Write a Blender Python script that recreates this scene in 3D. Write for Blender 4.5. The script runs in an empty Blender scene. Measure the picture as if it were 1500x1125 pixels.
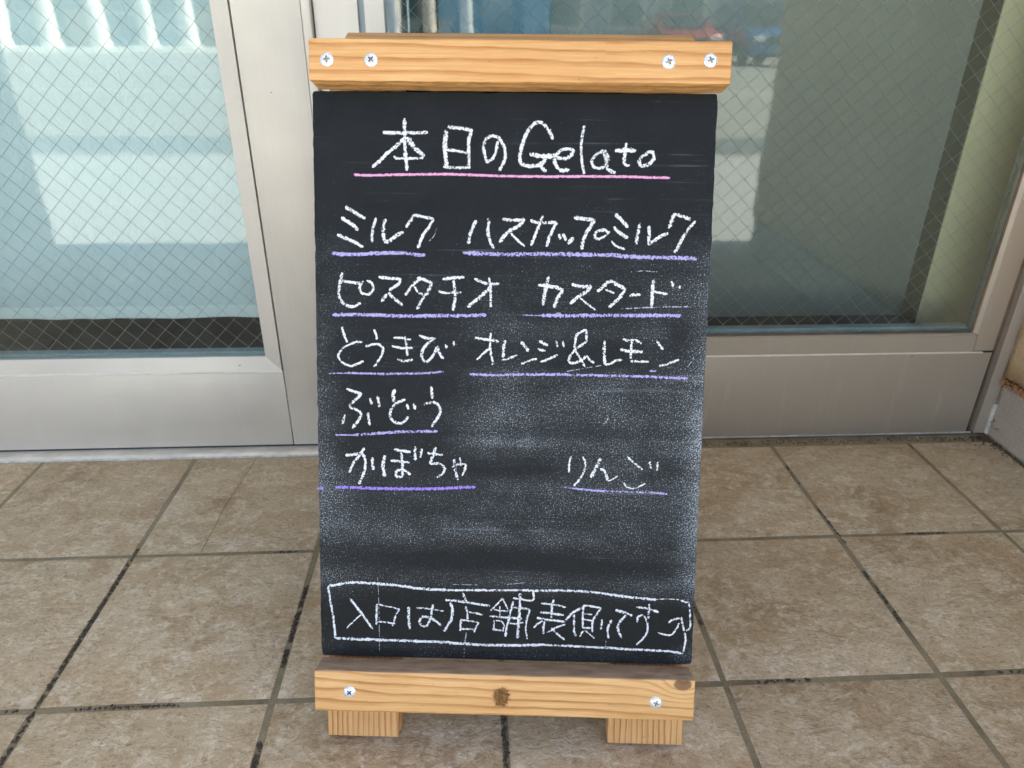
import bpy, bmesh, math, random, json
from mathutils import Vector, Matrix, noise as mnoise
random.seed(7)
C = bpy.context.scene.collection
SC = bpy.context.scene
R = math.radians

# ------------------------------------------------------------------ camera
cam_d = bpy.data.cameras.new('camera')
cam = bpy.data.objects.new('camera', cam_d); C.objects.link(cam)
cam_d.sensor_fit = 'HORIZONTAL'; cam_d.sensor_width = 36.0
cam_d.lens = 1040.368 / 1500 * 36.0
cam_d.clip_start = 0.02; cam_d.clip_end = 400
yaw, pitch, roll = 0.06026338, 0.45866125, -0.01010998
fw = Vector((math.sin(yaw)*math.cos(pitch), math.cos(yaw)*math.cos(pitch), -math.sin(pitch)))
rt = Vector((math.cos(yaw), -math.sin(yaw), 0)); dn = fw.cross(rt)
rt2 = rt*math.cos(roll) + dn*math.sin(roll); dn2 = dn*math.cos(roll) - rt*math.sin(roll)
up2, bk = -dn2, -fw
cam.matrix_world = Matrix(((rt2.x, up2.x, bk.x, -0.0316221), (rt2.y, up2.y, bk.y, -0.96313813),
                           (rt2.z, up2.z, bk.z, 0.7830011), (0, 0, 0, 1)))
cam_d.dof.use_dof = True; cam_d.dof.focus_distance = 0.92; cam_d.dof.aperture_fstop = 7.0
SC.camera = cam

# ------------------------------------------------------------------ sky, sun, exposure
SUN_EL, SUN_AZ = R(41), R(3)          # sun to the right (+X), a little behind the building (+Y)
sun_dir = Vector((math.cos(SUN_EL)*math.cos(SUN_AZ), math.cos(SUN_EL)*math.sin(SUN_AZ), math.sin(SUN_EL)))
W = bpy.data.worlds.new("World"); SC.world = W; W.use_nodes = True
wn = W.node_tree; wn.nodes.clear()
sky = wn.nodes.new('ShaderNodeTexSky'); sky.sky_type = 'NISHITA'; sky.sun_disc = False
sky.sun_elevation = SUN_EL; sky.sun_rotation = R(90) - SUN_AZ
sky.air_density = 1.0; sky.dust_density = 3.0; sky.ozone_density = 0.6
bg = wn.nodes.new('ShaderNodeBackground'); bg.inputs[1].default_value = 0.07
wo = wn.nodes.new('ShaderNodeOutputWorld')
wn.links.new(sky.outputs[0], bg.inputs[0]); wn.links.new(bg.outputs[0], wo.inputs[0])
sd = bpy.data.lights.new('sun', 'SUN'); sd.energy = 5.0; sd.angle = R(0.53); sd.color = (1.0, 0.932, 0.785)
sun = bpy.data.objects.new('sun', sd); C.objects.link(sun)
sun.rotation_euler = sun_dir.to_track_quat('Z', 'Y').to_euler(); sun.location = (6, -3, 9)
SC.view_settings.view_transform = 'Standard'; SC.view_settings.look = 'None'
SC.view_settings.gamma = 1.0; SC.view_settings.use_curve_mapping = False
SC.view_settings.exposure = 2.93

# ------------------------------------------------------------------ node helpers
def hx(s):
    s = s.lstrip('#'); v = [int(s[i:i+2], 16)/255 for i in (0, 2, 4)]
    return tuple(((c/12.92) if c <= .04045 else ((c+.055)/1.055)**2.4) for c in v) + (1,)
class NT:
    def __init__(s, name):
        s.m = bpy.data.materials.new(name); s.m.use_nodes = True
        s.t = s.m.node_tree; s.t.nodes.clear()
        s.out = s.t.nodes.new('ShaderNodeOutputMaterial')
    def n(s, typ, ins=None, **kw):
        nd = s.t.nodes.new(typ)
        for k, v in kw.items(): setattr(nd, k, v)
        for k, v in (ins or {}).items():
            if isinstance(v, bpy.types.NodeSocket): s.t.links.new(v, nd.inputs[k])
            else: nd.inputs[k].default_value = v
        return nd
    def math(s, op, a, b=0.0, c=0.0, clamp=False):
        nd = s.n('ShaderNodeMath', {0: a, 1: b, 2: c}, operation=op); nd.use_clamp = clamp
        return nd.outputs[0]
    def noise(s, vec, scale, detail=3, rough=.5, dist=0, w=None):
        nd = s.n('ShaderNodeTexNoise', {'Vector': vec, 'Scale': scale, 'Detail': detail, 'Roughness': rough, 'Distortion': dist})
        if w is not None:
            nd.noise_dimensions = '4D'
            if isinstance(w, bpy.types.NodeSocket): s.t.links.new(w, nd.inputs['W'])
            else: nd.inputs['W'].default_value = w
        return nd.outputs[0]
    def ramp(s, f, pts, interp='LINEAR'):
        nd = s.n('ShaderNodeValToRGB', {0: f}); cr = nd.color_ramp; cr.interpolation = interp
        while len(cr.elements) < len(pts): cr.elements.new(.5)
        for e, (p, c) in zip(cr.elements, pts):
            e.position = p; e.color = c if len(c) == 4 else tuple(c)+(1,)
        return nd.outputs[0]
    def mr(s, f, a, b, c=0.0, d=1.0, smooth=False):
        nd = s.n('ShaderNodeMapRange', {0: f, 1: a, 2: b, 3: c, 4: d}); 
        if smooth: nd.interpolation_type = 'SMOOTHSTEP'
        return nd.outputs[0]
    def mix(s, f, a, b, mode='MIX'):
        nd = s.n('ShaderNodeMix', data_type='RGBA', blend_type=mode)
        for i, v in ((0, f), (6, a), (7, b)):
            if isinstance(v, bpy.types.NodeSocket): s.t.links.new(v, nd.inputs[i])
            else: nd.inputs[i].default_value = v
        return nd.outputs[2]
    def co(s, kind='Object'): return s.n('ShaderNodeTexCoord').outputs[kind]
    def mp(s, v, scale=(1,1,1), loc=(0,0,0), rot=(0,0,0)):
        return s.n('ShaderNodeMapping', {'Vector': v, 'Scale': scale, 'Location': loc, 'Rotation': rot}).outputs[0]
    def sep(s, v):
        nd = s.n('ShaderNodeSeparateXYZ', {0: v}); return nd.outputs[0], nd.outputs[1], nd.outputs[2]
    def bump(s, h, strength=.5, dist=.001, nrm=None):
        ins = {'Height': h, 'Strength': strength, 'Distance': dist}
        if nrm is not None: ins['Normal'] = nrm
        return s.n('ShaderNodeBump', ins).outputs[0]
    def bsdf(s, col, rough=.6, metal=0.0, nrm=None, spec=.5, **extra):
        ins = {'Base Color': col, 'Roughness': rough, 'Metallic': metal, 'Specular IOR Level': spec}
        if nrm is not None: ins['Normal'] = nrm
        ins.update(extra)
        nd = s.n('ShaderNodeBsdfPrincipled', ins); return nd.outputs[0]
    def done(s, sh): s.t.links.new(sh, s.out.inputs[0]); return s.m

def plain(name, col, rough=.6, metal=0.0, var=.12, scale=8, bump=.15, bscale=200, spec=.5):
    t = NT(name); v = t.co()
    f = t.noise(v, scale, 5, .6)
    c2 = tuple(min(1, c*(1+var)) for c in col[:3])+(1,); c1 = tuple(c*(1-var) for c in col[:3])+(1,)
    c = t.mix(t.mr(f, .3, .7), c1, c2)
    h = t.noise(v, bscale, 4, .6)
    r = t.mr(t.noise(v, scale*3, 3), .2, .8, max(0, rough-.08), min(1, rough+.08))
    return t.done(t.bsdf(c, r, metal, t.bump(h, bump, .0006), spec))

# ------------------------------------------------------------------ object helpers
INV = {}
def tag(o, label=None, cat=None, group=None, kind=None):
    if label: o['label'] = label
    if cat: o['category'] = cat
    if group: o['group'] = group
    if kind: o['kind'] = kind
    return o
def thing(name, label, cat, loc=(0,0,0), group=None, mat=None):
    o = bpy.data.objects.new(name, None); C.objects.link(o); o.empty_display_size = .1
    m = mat or Matrix.Translation(loc); o.matrix_world = m
    INV[o.name] = m.inverted()
    return tag(o, label, cat, group)
def obj(name, bm, mat, parent=None, local=False, smooth=None, kind=None, label=None):
    """links bm as one mesh object; bm is in world space unless local"""
    if parent is not None and not local and parent.name in INV: bm.transform(INV[parent.name])
    me = bpy.data.meshes.new(name); bmesh.ops.recalc_face_normals(bm, faces=bm.faces) if smooth != 'keep' else None
    bm.to_mesh(me); bm.free()
    for m in (mat if isinstance(mat, (list, tuple)) else [mat]): me.materials.append(m)
    o = bpy.data.objects.new(name, me); C.objects.link(o)
    if smooth is True or smooth == 'keep':
        for p in me.polygons: p.use_smooth = True
    elif isinstance(smooth, float):
        for p in me.polygons: p.use_smooth = True
        me.set_sharp_from_angle(angle=smooth)
    if parent is not None:
        o.parent = parent
        if parent.name in INV: INV[o.name] = INV[parent.name]
    if kind: o['kind'] = kind
    if label: o['label'] = label
    return o
def box(bm, lo, hi, bev=0.0, seg=2):
    lo, hi = Vector(lo), Vector(hi)
    b2 = bmesh.new()
    r = bmesh.ops.create_cube(b2, size=1.0)
    for v in b2.verts: v.co = Vector([(lo[i]+hi[i])/2 + v.co[i]*(hi[i]-lo[i]) for i in range(3)])
    if bev: bmesh.ops.bevel(b2, geom=b2.edges[:], offset=bev, segments=seg, affect='EDGES', profile=.5)
    vs = [bm.verts.new(v.co) for v in b2.verts]; b2.verts.index_update()
    for f in b2.faces: bm.faces.new([vs[v.index] for v in f.verts])
    b2.free(); return bm
def B(*a, **k): return box(bmesh.new(), *a, **k)
def prism(bm, pts, a, b, axis='x'):
    """extrude a 2-D outline between a and b along axis"""
    def P(p, t):
        return {'x': (t, p[0], p[1]), 'y': (p[0], t, p[1]), 'z': (p[0], p[1], t)}[axis]
    A = [bm.verts.new(P(p, a)) for p in pts]; Bv = [bm.verts.new(P(p, b)) for p in pts]
    n = len(pts)
    bm.faces.new(A); bm.faces.new(Bv[::-1])
    for i in range(n): bm.faces.new([A[i], Bv[i], Bv[(i+1) % n], A[(i+1) % n]])
    return bm
def hexa(bm, P):
    """8 corners: 4 bottom ring, 4 top ring"""
    v = [bm.verts.new(p) for p in P]
    for f in ((3,2,1,0), (4,5,6,7), (0,1,5,4), (1,2,6,5), (2,3,7,6), (3,0,4,7)): bm.faces.new([v[i] for i in f])
    return bm
def lathe(bm, prof, seg=24, axis='y', c=(0,0,0)):
    rings = []
    for r, t in prof:
        rg = []
        for k in range(seg):
            a = 2*math.pi*k/seg
            x, y = r*math.cos(a), r*math.sin(a)
            p = {'y': (x, t, y), 'z': (x, y, t), 'x': (t, x, y)}[axis]
            rg.append(bm.verts.new(Vector(p)+Vector(c)))
        rings.append(rg)
    for i in range(len(rings)-1):
        for k in range(seg):
            bm.faces.new([rings[i][k], rings[i][(k+1) % seg], rings[i+1][(k+1) % seg], rings[i+1][k]])
    bm.faces.new(rings[0]); bm.faces.new(rings[-1][::-1])
    return bm

# ================================================================== materials
def mat_alu(name, tint=(0.67, 0.635, 0.57), horiz=True, rough=.44, metal=.26):
    t = NT(name); v = t.co()
    sc = (1.2, 1, 90) if horiz else (90, 1, 1.2)
    st = t.noise(t.mp(v, sc), 3.0, 4, .6)
    big = t.noise(v, 3.5, 3, .6)
    c = t.mix(t.mr(st, .3, .7), tuple(x*.98 for x in tint)+(1,), tuple(min(1, x*1.02) for x in tint)+(1,))
    c = t.mix(t.mr(big, .45, .75, 0, .22), c, (0.36, .31, .26, 1))
    # light drips and wiped grime, running down
    gr = t.noise(t.mp(v, (26, 1, 3.2)), 1.6, 5, .65)
    c = t.mix(t.mr(gr, .56, .78, 0, .16), c, (.8, .78, .74, 1))
    # small chips and specks
    vo = t.n('ShaderNodeTexVoronoi', {'Vector': t.mp(v, (1, .2, 1.6)), 'Scale': 15.0, 'Randomness': 1.0})
    sp = t.math('MULTIPLY', t.math('LESS_THAN', vo.outputs['Distance'], .034), t.math('GREATER_THAN', t.sep(vo.outputs['Color'])[0], .55))
    c = t.mix(t.math('MULTIPLY', sp, .7), c, (.16, .13, .10, 1))
    r = t.mr(big, .3, .7, rough-.07, rough+.10)
    return t.done(t.bsdf(c, r, t.math('SUBTRACT', metal, t.math('MULTIPLY', sp, metal)), t.bump(st, .03, .0003)))
M_alu = mat_alu('brushed_aluminium_rail', (.69,.655,.585))
M_aluv = mat_alu('brushed_aluminium_stile', horiz=False)
M_alud = mat_alu('shaded_aluminium_rail', (0.43, .38, .31), True, .42)  # right door metal, rail and stile: the side wall's shade put into the tint
M_aludv = mat_alu('shaded_aluminium_stile', (0.45, .385, .31), False, .44)
M_sill = plain('sill_metal', (.80, .76, .68, 1), .42, .2, .18, 14, .3, 160)
M_black = plain('gap_shade_black', (.018, .018, .017, 1), .7, 0, .3, 20, .2)  # near-black fill, stands in for the shade inside gaps and slots
M_gasket = plain('brown_gasket', (.16, .11, .07, 1), .6, 0, .25, 20, .2)
M_inner = plain('inner_frame_paint', (.33, .40, .42, 1), .5, 0, .1, 10, .1)
M_caulk = plain('white_caulk', (.66, .64, .6, 1), .7, 0, .25, 60, .6, 220)

def mat_glass():
    t = NT('wired_glass'); v = t.co()
    w = t.noise(t.mp(v, (1, 1, .6)), 5.0, 2, .5)
    nr = t.bump(w, .10, .006)
    fr = t.n('ShaderNodeFresnel', {'IOR': 1.50, 'Normal': nr}).outputs[0]
    tr = t.n('ShaderNodeBsdfTransparent', {0: (.925, .975, .972, 1)}).outputs[0]
    gl = t.n('ShaderNodeBsdfGlossy', {'Color': (.97, 1, 1, 1), 'Roughness': 0.022, 'Normal': nr}).outputs[0]
    d = t.n('ShaderNodeBsdfDiffuse', {0: (.55, .58, .56, 1)}).outputs[0]
    dust = t.mr(t.noise(t.mp(v, (3, 1, 1.2)), 9, 6, .7), .45, .8, 0.004, .03)
    m1 = t.n('ShaderNodeMixShader', {0: fr, 1: tr, 2: gl}).outputs[0]
    return t.done(t.n('ShaderNodeMixShader', {0: dust, 1: m1, 2: d}).outputs[0])
M_glass = mat_glass()
M_wire = plain('mesh_wire_steel', (.50, .52, .49, 1), .36, .75, .1, 30, 0)

def mat_curtain():
    t = NT('pale_curtain'); v = t.co()
    x, y, z = t.sep(v)
    f = t.noise(t.mp(v, (1, 1, 1)), 4, 4, .55)
    c = t.mix(t.mr(f, .3, .7), (.64, .72, .745, 1), (.73, .795, .81, 1))
    hem = t.mr(z, .0, .028, 1, 0); hem = t.math('GREATER_THAN', hem, .05)
    c = t.mix(t.math('MULTIPLY', hem, .75), c, (.90, .93, .91, 1))
    wv = t.n('ShaderNodeTexWave', {'Vector': v, 'Scale': 350.0, 'Distortion': 0.4}, bands_direction='Z').outputs[1]
    cr = t.noise(t.mp(v, (1.5, 1, 1), rot=(0, R(28), 0)), 5, 5, .6, .8)
    n1 = t.bump(cr, .5, .012); n2 = t.bump(wv, .12, .0004, n1)
    return t.done(t.bsdf(c, .85, 0, n2, .2))
M_curtain = mat_curtain()

def mat_tile():
    t = NT('slate_look_tile'); v = t.co()
    oi = t.n('ShaderNodeObjectInfo').outputs['Random']
    W_ = t.math('MULTIPLY', oi, 37.0)
    warp = t.mp(v, (1, 1.35, 1), rot=(0, 0, R(33)))
    big = t.noise(warp, 5.5, 6, .62, .5, W_)
    mid = t.noise(warp, 20, 6, .72, .9, W_)
    fine = t.noise(t.mp(v, (1, 1.5, 1), rot=(0, 0, R(24))), 130, 5, .7, .5, W_)
    worm = t.noise(t.mp(v, (1, 1.25, 1), rot=(0, 0, R(20))), 62, 5, .72, 1.2, W_)
    c = t.ramp(big, [(.28, (.36, .235, .125)), (.46, (.48, .345, .205)), (.60, (.55, .42, .27)), (.74, (.49, .38, .25))])
    c = t.mix(t.mr(mid, .44, .60, 0, .65, True), c, (.66, .54, .385, 1))
    c = t.mix(t.math('MULTIPLY', t.mr(worm, .51, .57, 0, 1, True), t.mr(mid, .40, .64, .12, .66)), c, (.82, .72, .56, 1))
    c = t.mix(t.mr(fine, .52, .70, 0, .35), c, (.64, .56, .42, 1))
    c = t.mix(t.mr(fine, .47, .34, 0, .55), c, (.15, .11, .08, 1))
    rust = t.noise(v, 7, 3, .5, .3, t.math('ADD', W_, 9.0))
    c = t.mix(t.mr(rust, .58, .76, 0, .40), c, (.44, .29, .14, 1))
    tone = t.mr(t.noise(v, .01, 0, 0, 0, t.math('MULTIPLY', oi, 91.0)), .3, .7, -.16, .14)
    hsv = t.n('ShaderNodeHueSaturation', {'Color': c, 'Value': t.math('ADD', 1.0, tone)}).outputs[0]
    rid = t.noise(t.mp(v, (1, 1.8, 1), rot=(0, 0, R(30))), 17, 7, .68, .7, W_)
    h = t.math('ADD', t.math('MULTIPLY', rid, 1.0), t.math('ADD', t.math('MULTIPLY', fine, .20), t.math('MULTIPLY', worm, .22)))
    n1 = t.bump(h, 1.0, .0075)
    r = t.mr(mid, .3, .7, .52, .72)
    return t.done(t.bsdf(hsv, r, 0, n1, .42))
M_tile = mat_tile()
def mat_mortar():
    t = NT('grey_mortar'); v = t.co()
    a = t.noise(v, 14, 6, .65); b = t.noise(v, 420, 4, .7)
    c = t.ramp(a, [(.28, (.10, .085, .06)), (.42, (.27, .215, .13)), (.6, (.36, .30, .20)), (.78, (.42, .27, .12))])
    c = t.mix(t.mr(b, .35, .65, 0, .4), c, (.09, .085, .07, 1))
    return t.done(t.bsdf(c, .9, 0, t.bump(b, .7, .001), .25))
M_mortar = mat_mortar()
def mat_conc(name, a, b, joints=0, scale=6):
    t = NT(name); v = t.co()
    f = t.noise(v, scale, 6, .65); g = t.noise(v, 180, 3, .6)
    c = t.mix(t.mr(f, .3, .7), a, b)
    c = t.mix(t.mr(g, .4, .7, 0, .2), c, (.1, .1, .1, 1))
    return t.done(t.bsdf(c, .85, 0, t.bump(g, .4, .002), .3))
M_pave = mat_conc('pale_paving', (.40, .41, .40, 1), (.48, .49, .48, 1))
M_gut = mat_conc('dark_gutter', (.13, .14, .15, 1), (.18, .19, .20, 1))
M_road = mat_conc('sunbleached_road', (.29, .285, .26, 1), (.36, .35, .315, 1), scale=1.2)
M_lot = mat_conc('pale_forecourt', (.28, .275, .25, 1), (.35, .34, .31, 1), scale=1.0)
def mat_plaster(name, a, b):
    t = NT(name); v = t.co()
    f = t.noise(v, 9, 6, .6); g = t.noise(v, 150, 6, .7)
    vo = t.n('ShaderNodeTexVoronoi', {'Vector': v, 'Scale': 260.0}).outputs[0]
    c = t.mix(t.mr(f, .3, .7), a, b); c = t.mix(t.mr(g, .5, .72, 0, .4), c, tuple(x*.55 for x in a[:3])+(1,))
    h = t.math('ADD', g, t.math('MULTIPLY', vo, .6))
    return t.done(t.bsdf(c, .92, 0, t.bump(h, .8, .003), .2))
M_plaster = mat_plaster('sand_plaster', (.56, .38, .21, 1), (.68, .50, .31, 1))
M_base = mat_plaster('grey_skirting_render', (.47, .41, .34, 1), (.58, .51, .42, 1))
M_stucco = mat_plaster('cream_stucco', (.52, .48, .42, 1), (.6, .56, .5, 1))
M_soffit = plain('white_soffit', (.70, .69, .66, 1), .8, 0, .06, 2, .1)
M_dirt = plain('damp_dirt', (.06, .045, .03, 1), .55, 0, .6, 60, .8, 500)
M_crumb = plain('brown_debris', (.11, .062, .028, 1), .8, 0, .6, 90, .6, 500)
M_rust = plain('orange_flake', (.42, .2, .09, 1), .8, 0, .3, 200, .5, 600)
M_grit = plain('pale_grit', (.62, .6, .56, 1), .6, 0, .2, 90, .3)
M_room = plain('dim_room_paint', (.10, .12, .12, 1), .8, 0, .1, 3, .1)
M_roomf = plain('dark_vinyl_floor', (.035, .042, .042, 1), .5, 0, .25, 6, .1)
M_part = plain('grey_green_partition', (.29, .295, .26, 1), .7, 0, .05, 2.5, .1)
M_teal = plain('blue_cabinet_paint', (.12, .27, .37, 1), .5, 0, .06, 3, .05)
M_olive = plain('cream_pillar_paint', (.84, .73, .47, 1), .7, 0, .05, 5, .3, 90)
M_paleblue = plain('pale_blue_plastic', (.32, .52, .70, 1), .4, 0, .1, 12, .05)
M_steel = plain('zinc_screw', (.80, .83, .86, 1), .26, .55, .08, 300, .1, 900)
M_recess = plain('zinc_recess', (.06, .17, .36, 1), .45, .3, .1, 300, 0)

def mat_wood(name, length='x', pith=(0, .05), period=.0075, seed=0.0, lo=(.44, .185, .052), hi=(.70, .40, .155),
             knots=(), joint=None, face_tone=None, bend=.5):
    """growth rings around a pith line that runs along the beam (object space), stretched noise for the grain"""
    t = NT(name); v = t.co(); x, y, z = t.sep(v)
    L, a, b = {'x': (x, y, z), 'z': (z, x, y)}[length]
    if joint is not None:
        s_ = t.math('MULTIPLY', t.math('GREATER_THAN', L, joint), .013)
        b = t.math('ADD', b, s_)
    st = (2.2, 9, 9) if length == 'x' else (9, 9, 2.2)
    w1 = t.noise(t.mp(v, st), 2.1, 3, .5, 0, seed)
    w2 = t.noise(t.mp(v, tuple(q*4 for q in st)), 2.0, 3, .6, 0, seed+3)
    da = t.math('SUBTRACT', a, pith[0]); db = t.math('SUBTRACT', b, pith[1])
    db = t.math('ADD', db, t.math('MULTIPLY', L, .035*bend))
    rr = t.math('SQRT', t.math('ADD', t.math('MULTIPLY', da, da), t.math('MULTIPLY', db, db)))
    rr = t.math('ADD', rr, t.math('MULTIPLY', t.math('SUBTRACT', w1, .5), .030*bend))
    rr = t.math('ADD', rr, t.math('MULTIPLY', t.math('SUBTRACT', w2, .5), .0035))
    kd = None
    for kx, kz, kr in knots:
        dx = t.math('SUBTRACT', L, kx); dz = t.math('SUBTRACT', (z if length == 'x' else x), kz)
        d2 = t.math('ADD', t.math('MULTIPLY', t.math('MULTIPLY', dx, dx), .45), t.math('MULTIPLY', dz, dz))
        g = t.math('EXPONENT', t.math('MULTIPLY', d2, -1/(2*kr*kr)))
        rr = t.math('ADD', rr, t.math('MULTIPLY', g, .022))
        core = t.mr(t.math('SQRT', d2), kr*.62, kr*.5)
        kd = core if kd is None else t.math('MAXIMUM', kd, core)
    ph = t.math('FRACT', t.math('DIVIDE', rr, period))
    ring = t.ramp(ph, [(0, (.05,)*3), (.5, (.16,)*3), (.80, (.95,)*3), (.88, (1,)*3), (.93, (.2,)*3), (1, (.05,)*3)])
    vr = t.mr(t.noise(t.mp(v, st), 5, 2, .5, 0, seed+8), .3, .7, .55, 1.15)
    ring = t.math('MULTIPLY', t.sep(ring)[0], vr)
    hi4, lo4 = hi+(1,), lo+(1,)
    c = t.mix(ring, hi4, lo4)
    fib = t.noise(t.mp(v, (12, 400, 400) if length == 'x' else (400, 400, 12)), 1.5, 4, .7, 0, seed)
    c = t.mix(t.mr(fib, .42, .72, 0, .30), c, tuple(q*.62 for q in lo)+(1,))
    c = t.mix(t.mr(fib, .48, .3, 0, .22), c, (min(1, hi[0]*1.22), min(1, hi[1]*1.3), hi[2]*1.5, 1))
    tone = t.noise(t.mp(v, (3, 8, 8)), 2.5, 3, .5, 0, seed+5)
    c = t.mix(t.mr(tone, .42, .72, 0, .35), c, (lo[0]*1.25, lo[1]*1.35, lo[2]*1.3, 1))
    if kd is not None: c = t.mix(t.math('MULTIPLY', kd, .75), c, (.10, .035, .012, 1))
    if face_tone == 'ledge':     # upward face mixed towards a mottled grey
        nz = t.sep(t.co('Normal'))[2]
        gm = t.mr(nz, .6, .9)
        gn = t.noise(t.mp(v, (14, 60, 60)), 2, 4, .6)
        gc = t.mix(t.mr(gn, .35, .65), (.20, .15, .115, 1), (.36, .29, .24, 1))
        c = t.mix(t.math('MULTIPLY', gm, .88), c, gc)
    if face_tone == 'under':     # downward face darkened in blotches
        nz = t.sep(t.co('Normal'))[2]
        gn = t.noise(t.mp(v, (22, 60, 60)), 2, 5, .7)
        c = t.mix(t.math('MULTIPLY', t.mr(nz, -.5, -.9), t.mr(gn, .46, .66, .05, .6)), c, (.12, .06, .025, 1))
    # nicks
    nk = t.noise(t.mp(v, (30, 120, 120)), 2, 3, .5, 0, seed+11)
    c = t.mix(t.mr(nk, .68, .74, 0, .55), c, (.12, .05, .02, 1))
    h = t.math('ADD', t.math('MULTIPLY', fib, .6), t.math('MULTIPLY', ring, -.5))
    return t.done(t.bsdf(c, t.mr(fib, .3, .7, .42, .6), 0, t.bump(h, .35, .0006), .4))

def mat_board():
    t = NT('chalkboard_paint'); v = t.co(); x, y, z = t.sep(v)
    def blob(cx, cz, sx, sz, amp, p=2):
        dx = t.math('MULTIPLY', t.math('SUBTRACT', x, cx), 1/sx); dz = t.math('MULTIPLY', t.math('SUBTRACT', z, cz), 1/sz)
        if p == 4:
            dx = t.math('MULTIPLY', dx, dx); dz = t.math('MULTIPLY', dz, dz)
        q = t.math('ADD', t.math('MULTIPLY', dx, dx), t.math('MULTIPLY', dz, dz))
        return t.math('MULTIPLY', t.math('EXPONENT', t.math('MULTIPLY', q, -1.0)), amp)
    # how much old chalk dust lies where (wiped patches are darker, the rims carry most)
    D = .285
    for b in [(.0, .27, .040, .21, .34), (.447, .25, .024, .26, .45), (.22, .20, .26, .10, .10, 4), (.35, .27, .16, .09, .20),
              (.20, .33, .07, .10, .20), (.12, .16, .15, .03, .10), (.31, .135, .20, .03, .08), (.36, .42, .10, .10, .16),
              (.43, .13, .03, .05, .12), (.24, .09, .3, .022, .20, 4),
              (.09, .28, .075, .05, -.22, 4), (.09, .36, .09, .05, -.16, 4), (.10, .46, .15, .04, -.08),
              (.27, .365, .12, .018, -.20, 4), (.30, .41, .06, .02, -.18), (.22, .055, .24, .03, -.40, 4), (.22, .60, .4, .12, -.30, 4),
              (.21, .232, .075, .012, -.40), (.16, .125, .16, .016, -.26), (.32, .115, .10, .016, -.26), (.30, .275, .10, .010, -.16), (.24, .262, .06, .006, .16)]:
        D = t.math('ADD', D, blob(*b)) if not isinstance(D, float) else t.math('ADD', blob(*b), D)
    st = t.noise(t.mp(v, (3.0, 1, 34), rot=(0, R(3), 0)), 1.6, 5, .62)
    cl = t.noise(t.mp(v, (1, 1, 1.4)), 13, 5, .6, .6)
    D = t.math('ADD', D, t.math('ADD', t.math('MULTIPLY', t.math('SUBTRACT', st, .5), .26), t.math('MULTIPLY', t.math('SUBTRACT', cl, .5), .40)))
    D = t.math('MAXIMUM', t.math('MINIMUM', D, 1.0), 0.0)
    sp = t.noise(v, 640, 3, .68)
    sp2 = t.noise(v, 900, 2, .55, 0, 4.0)
    th = t.mr(D, 0, 1, .685, .485)
    m1 = t.math('MULTIPLY', t.math('SUBTRACT', sp, th), 13.0, clamp=True)
    m2 = t.math('MULTIPLY', t.math('SUBTRACT', sp2, t.math('ADD', th, .03)), 14.0, clamp=True)
    spk = t.math('MAXIMUM', m1, t.math('MULTIPLY', m2, .8))
    film = t.math('MULTIPLY', t.mr(D, .2, 1, .0, .065), t.mr(st, .3, .7, .4, 1.2))
    # a few wiping arcs
    wv = t.noise(t.mp(v, (2.0, 1, 120), rot=(0, R(-7), 0)), 1.4, 4, .7, .25)
    arcs = t.math('MULTIPLY', t.mr(wv, .60, .72, 0, .16), t.mr(cl, .42, .6))
    base = t.mix(t.mr(cl, .3, .7), (.0082, .0095, .0108, 1), (.0130, .0150, .0172, 1))
    low = t.mr(z, .16, .08, 0, .45)
    base = t.mix(low, base, (.0085, .0090, .0085, 1))
    cov = t.math('ADD', film, arcs, clamp=True)
    c = t.mix(cov, base, (.46, .52, .57, 1))
    c = t.mix(t.math('MULTIPLY', spk, t.mr(cl, .35, .65, .42, .78)), c, (.60, .66, .72, 1))
    grain = t.noise(v, 750, 3, .6)
    nr = t.bump(grain, .55, .0009)
    return t.done(t.bsdf(c, t.math('ADD', .50, t.math('MULTIPLY', spk, .3)), 0, nr, .18))
M_board = mat_board()

def mat_chalk(name, col, cover=.62):
    t = NT(name); v = t.co(); uv = t.co('UV'); u, w, _ = t.sep(uv)
    e = t.math('ABSOLUTE', w)                       # 0 on the stroke's spine, 1 on its rim
    g = t.noise(v, 520, 3, .66); g2 = t.noise(v, 230, 2, .5, 0, 2.0)
    load = t.math('ADD', t.math('MULTIPLY', g, .75), t.math('MULTIPLY', g2, .25))
    th = t.math('ADD', t.math('MULTIPLY', t.math('POWER', e, 3.0), .17), .512 - .11*cover*1.6 + .02)
    pr = t.noise(v, 45, 2, .5, 0, 6.0)
    th = t.math('ADD', th, t.mr(pr, .3, .7, .022, -.045))
    m = t.math('MULTIPLY', t.math('SUBTRACT', load, th), 16.0, clamp=True)
    g3 = t.noise(v, 900, 2, .5)
    c = t.mix(t.mr(g3, .3, .7), tuple(q*.82 for q in col[:3])+(1,), col)
    b = t.bsdf(c, .9, 0, t.bump(g, .6, .0006), .1)
    tr = t.n('ShaderNodeBsdfTransparent').outputs[0]
    return t.done(t.n('ShaderNodeMixShader', {0: m, 1: tr, 2: b}).outputs[0])
CH = {'w': mat_chalk('white_chalk', (.80, .82, .86, 1), .66), 'p': mat_chalk('pink_chalk', (.80, .38, .62, 1), .86),
      'v': mat_chalk('lilac_chalk', (.46, .42, .78, 1), .62), 'u': mat_chalk('violet_chalk', (.34, .25, .74, 1), .78),
      'f': mat_chalk('faint_chalk', (.50, .54, .60, 1), .40)}

# ================================================================== setting
YW = .335                     # plane of the door fronts
XL, XR, YF, ZS = -1.62, 1.093, -1.11, 2.45     # alcove: side walls, mouth, soffit
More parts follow.
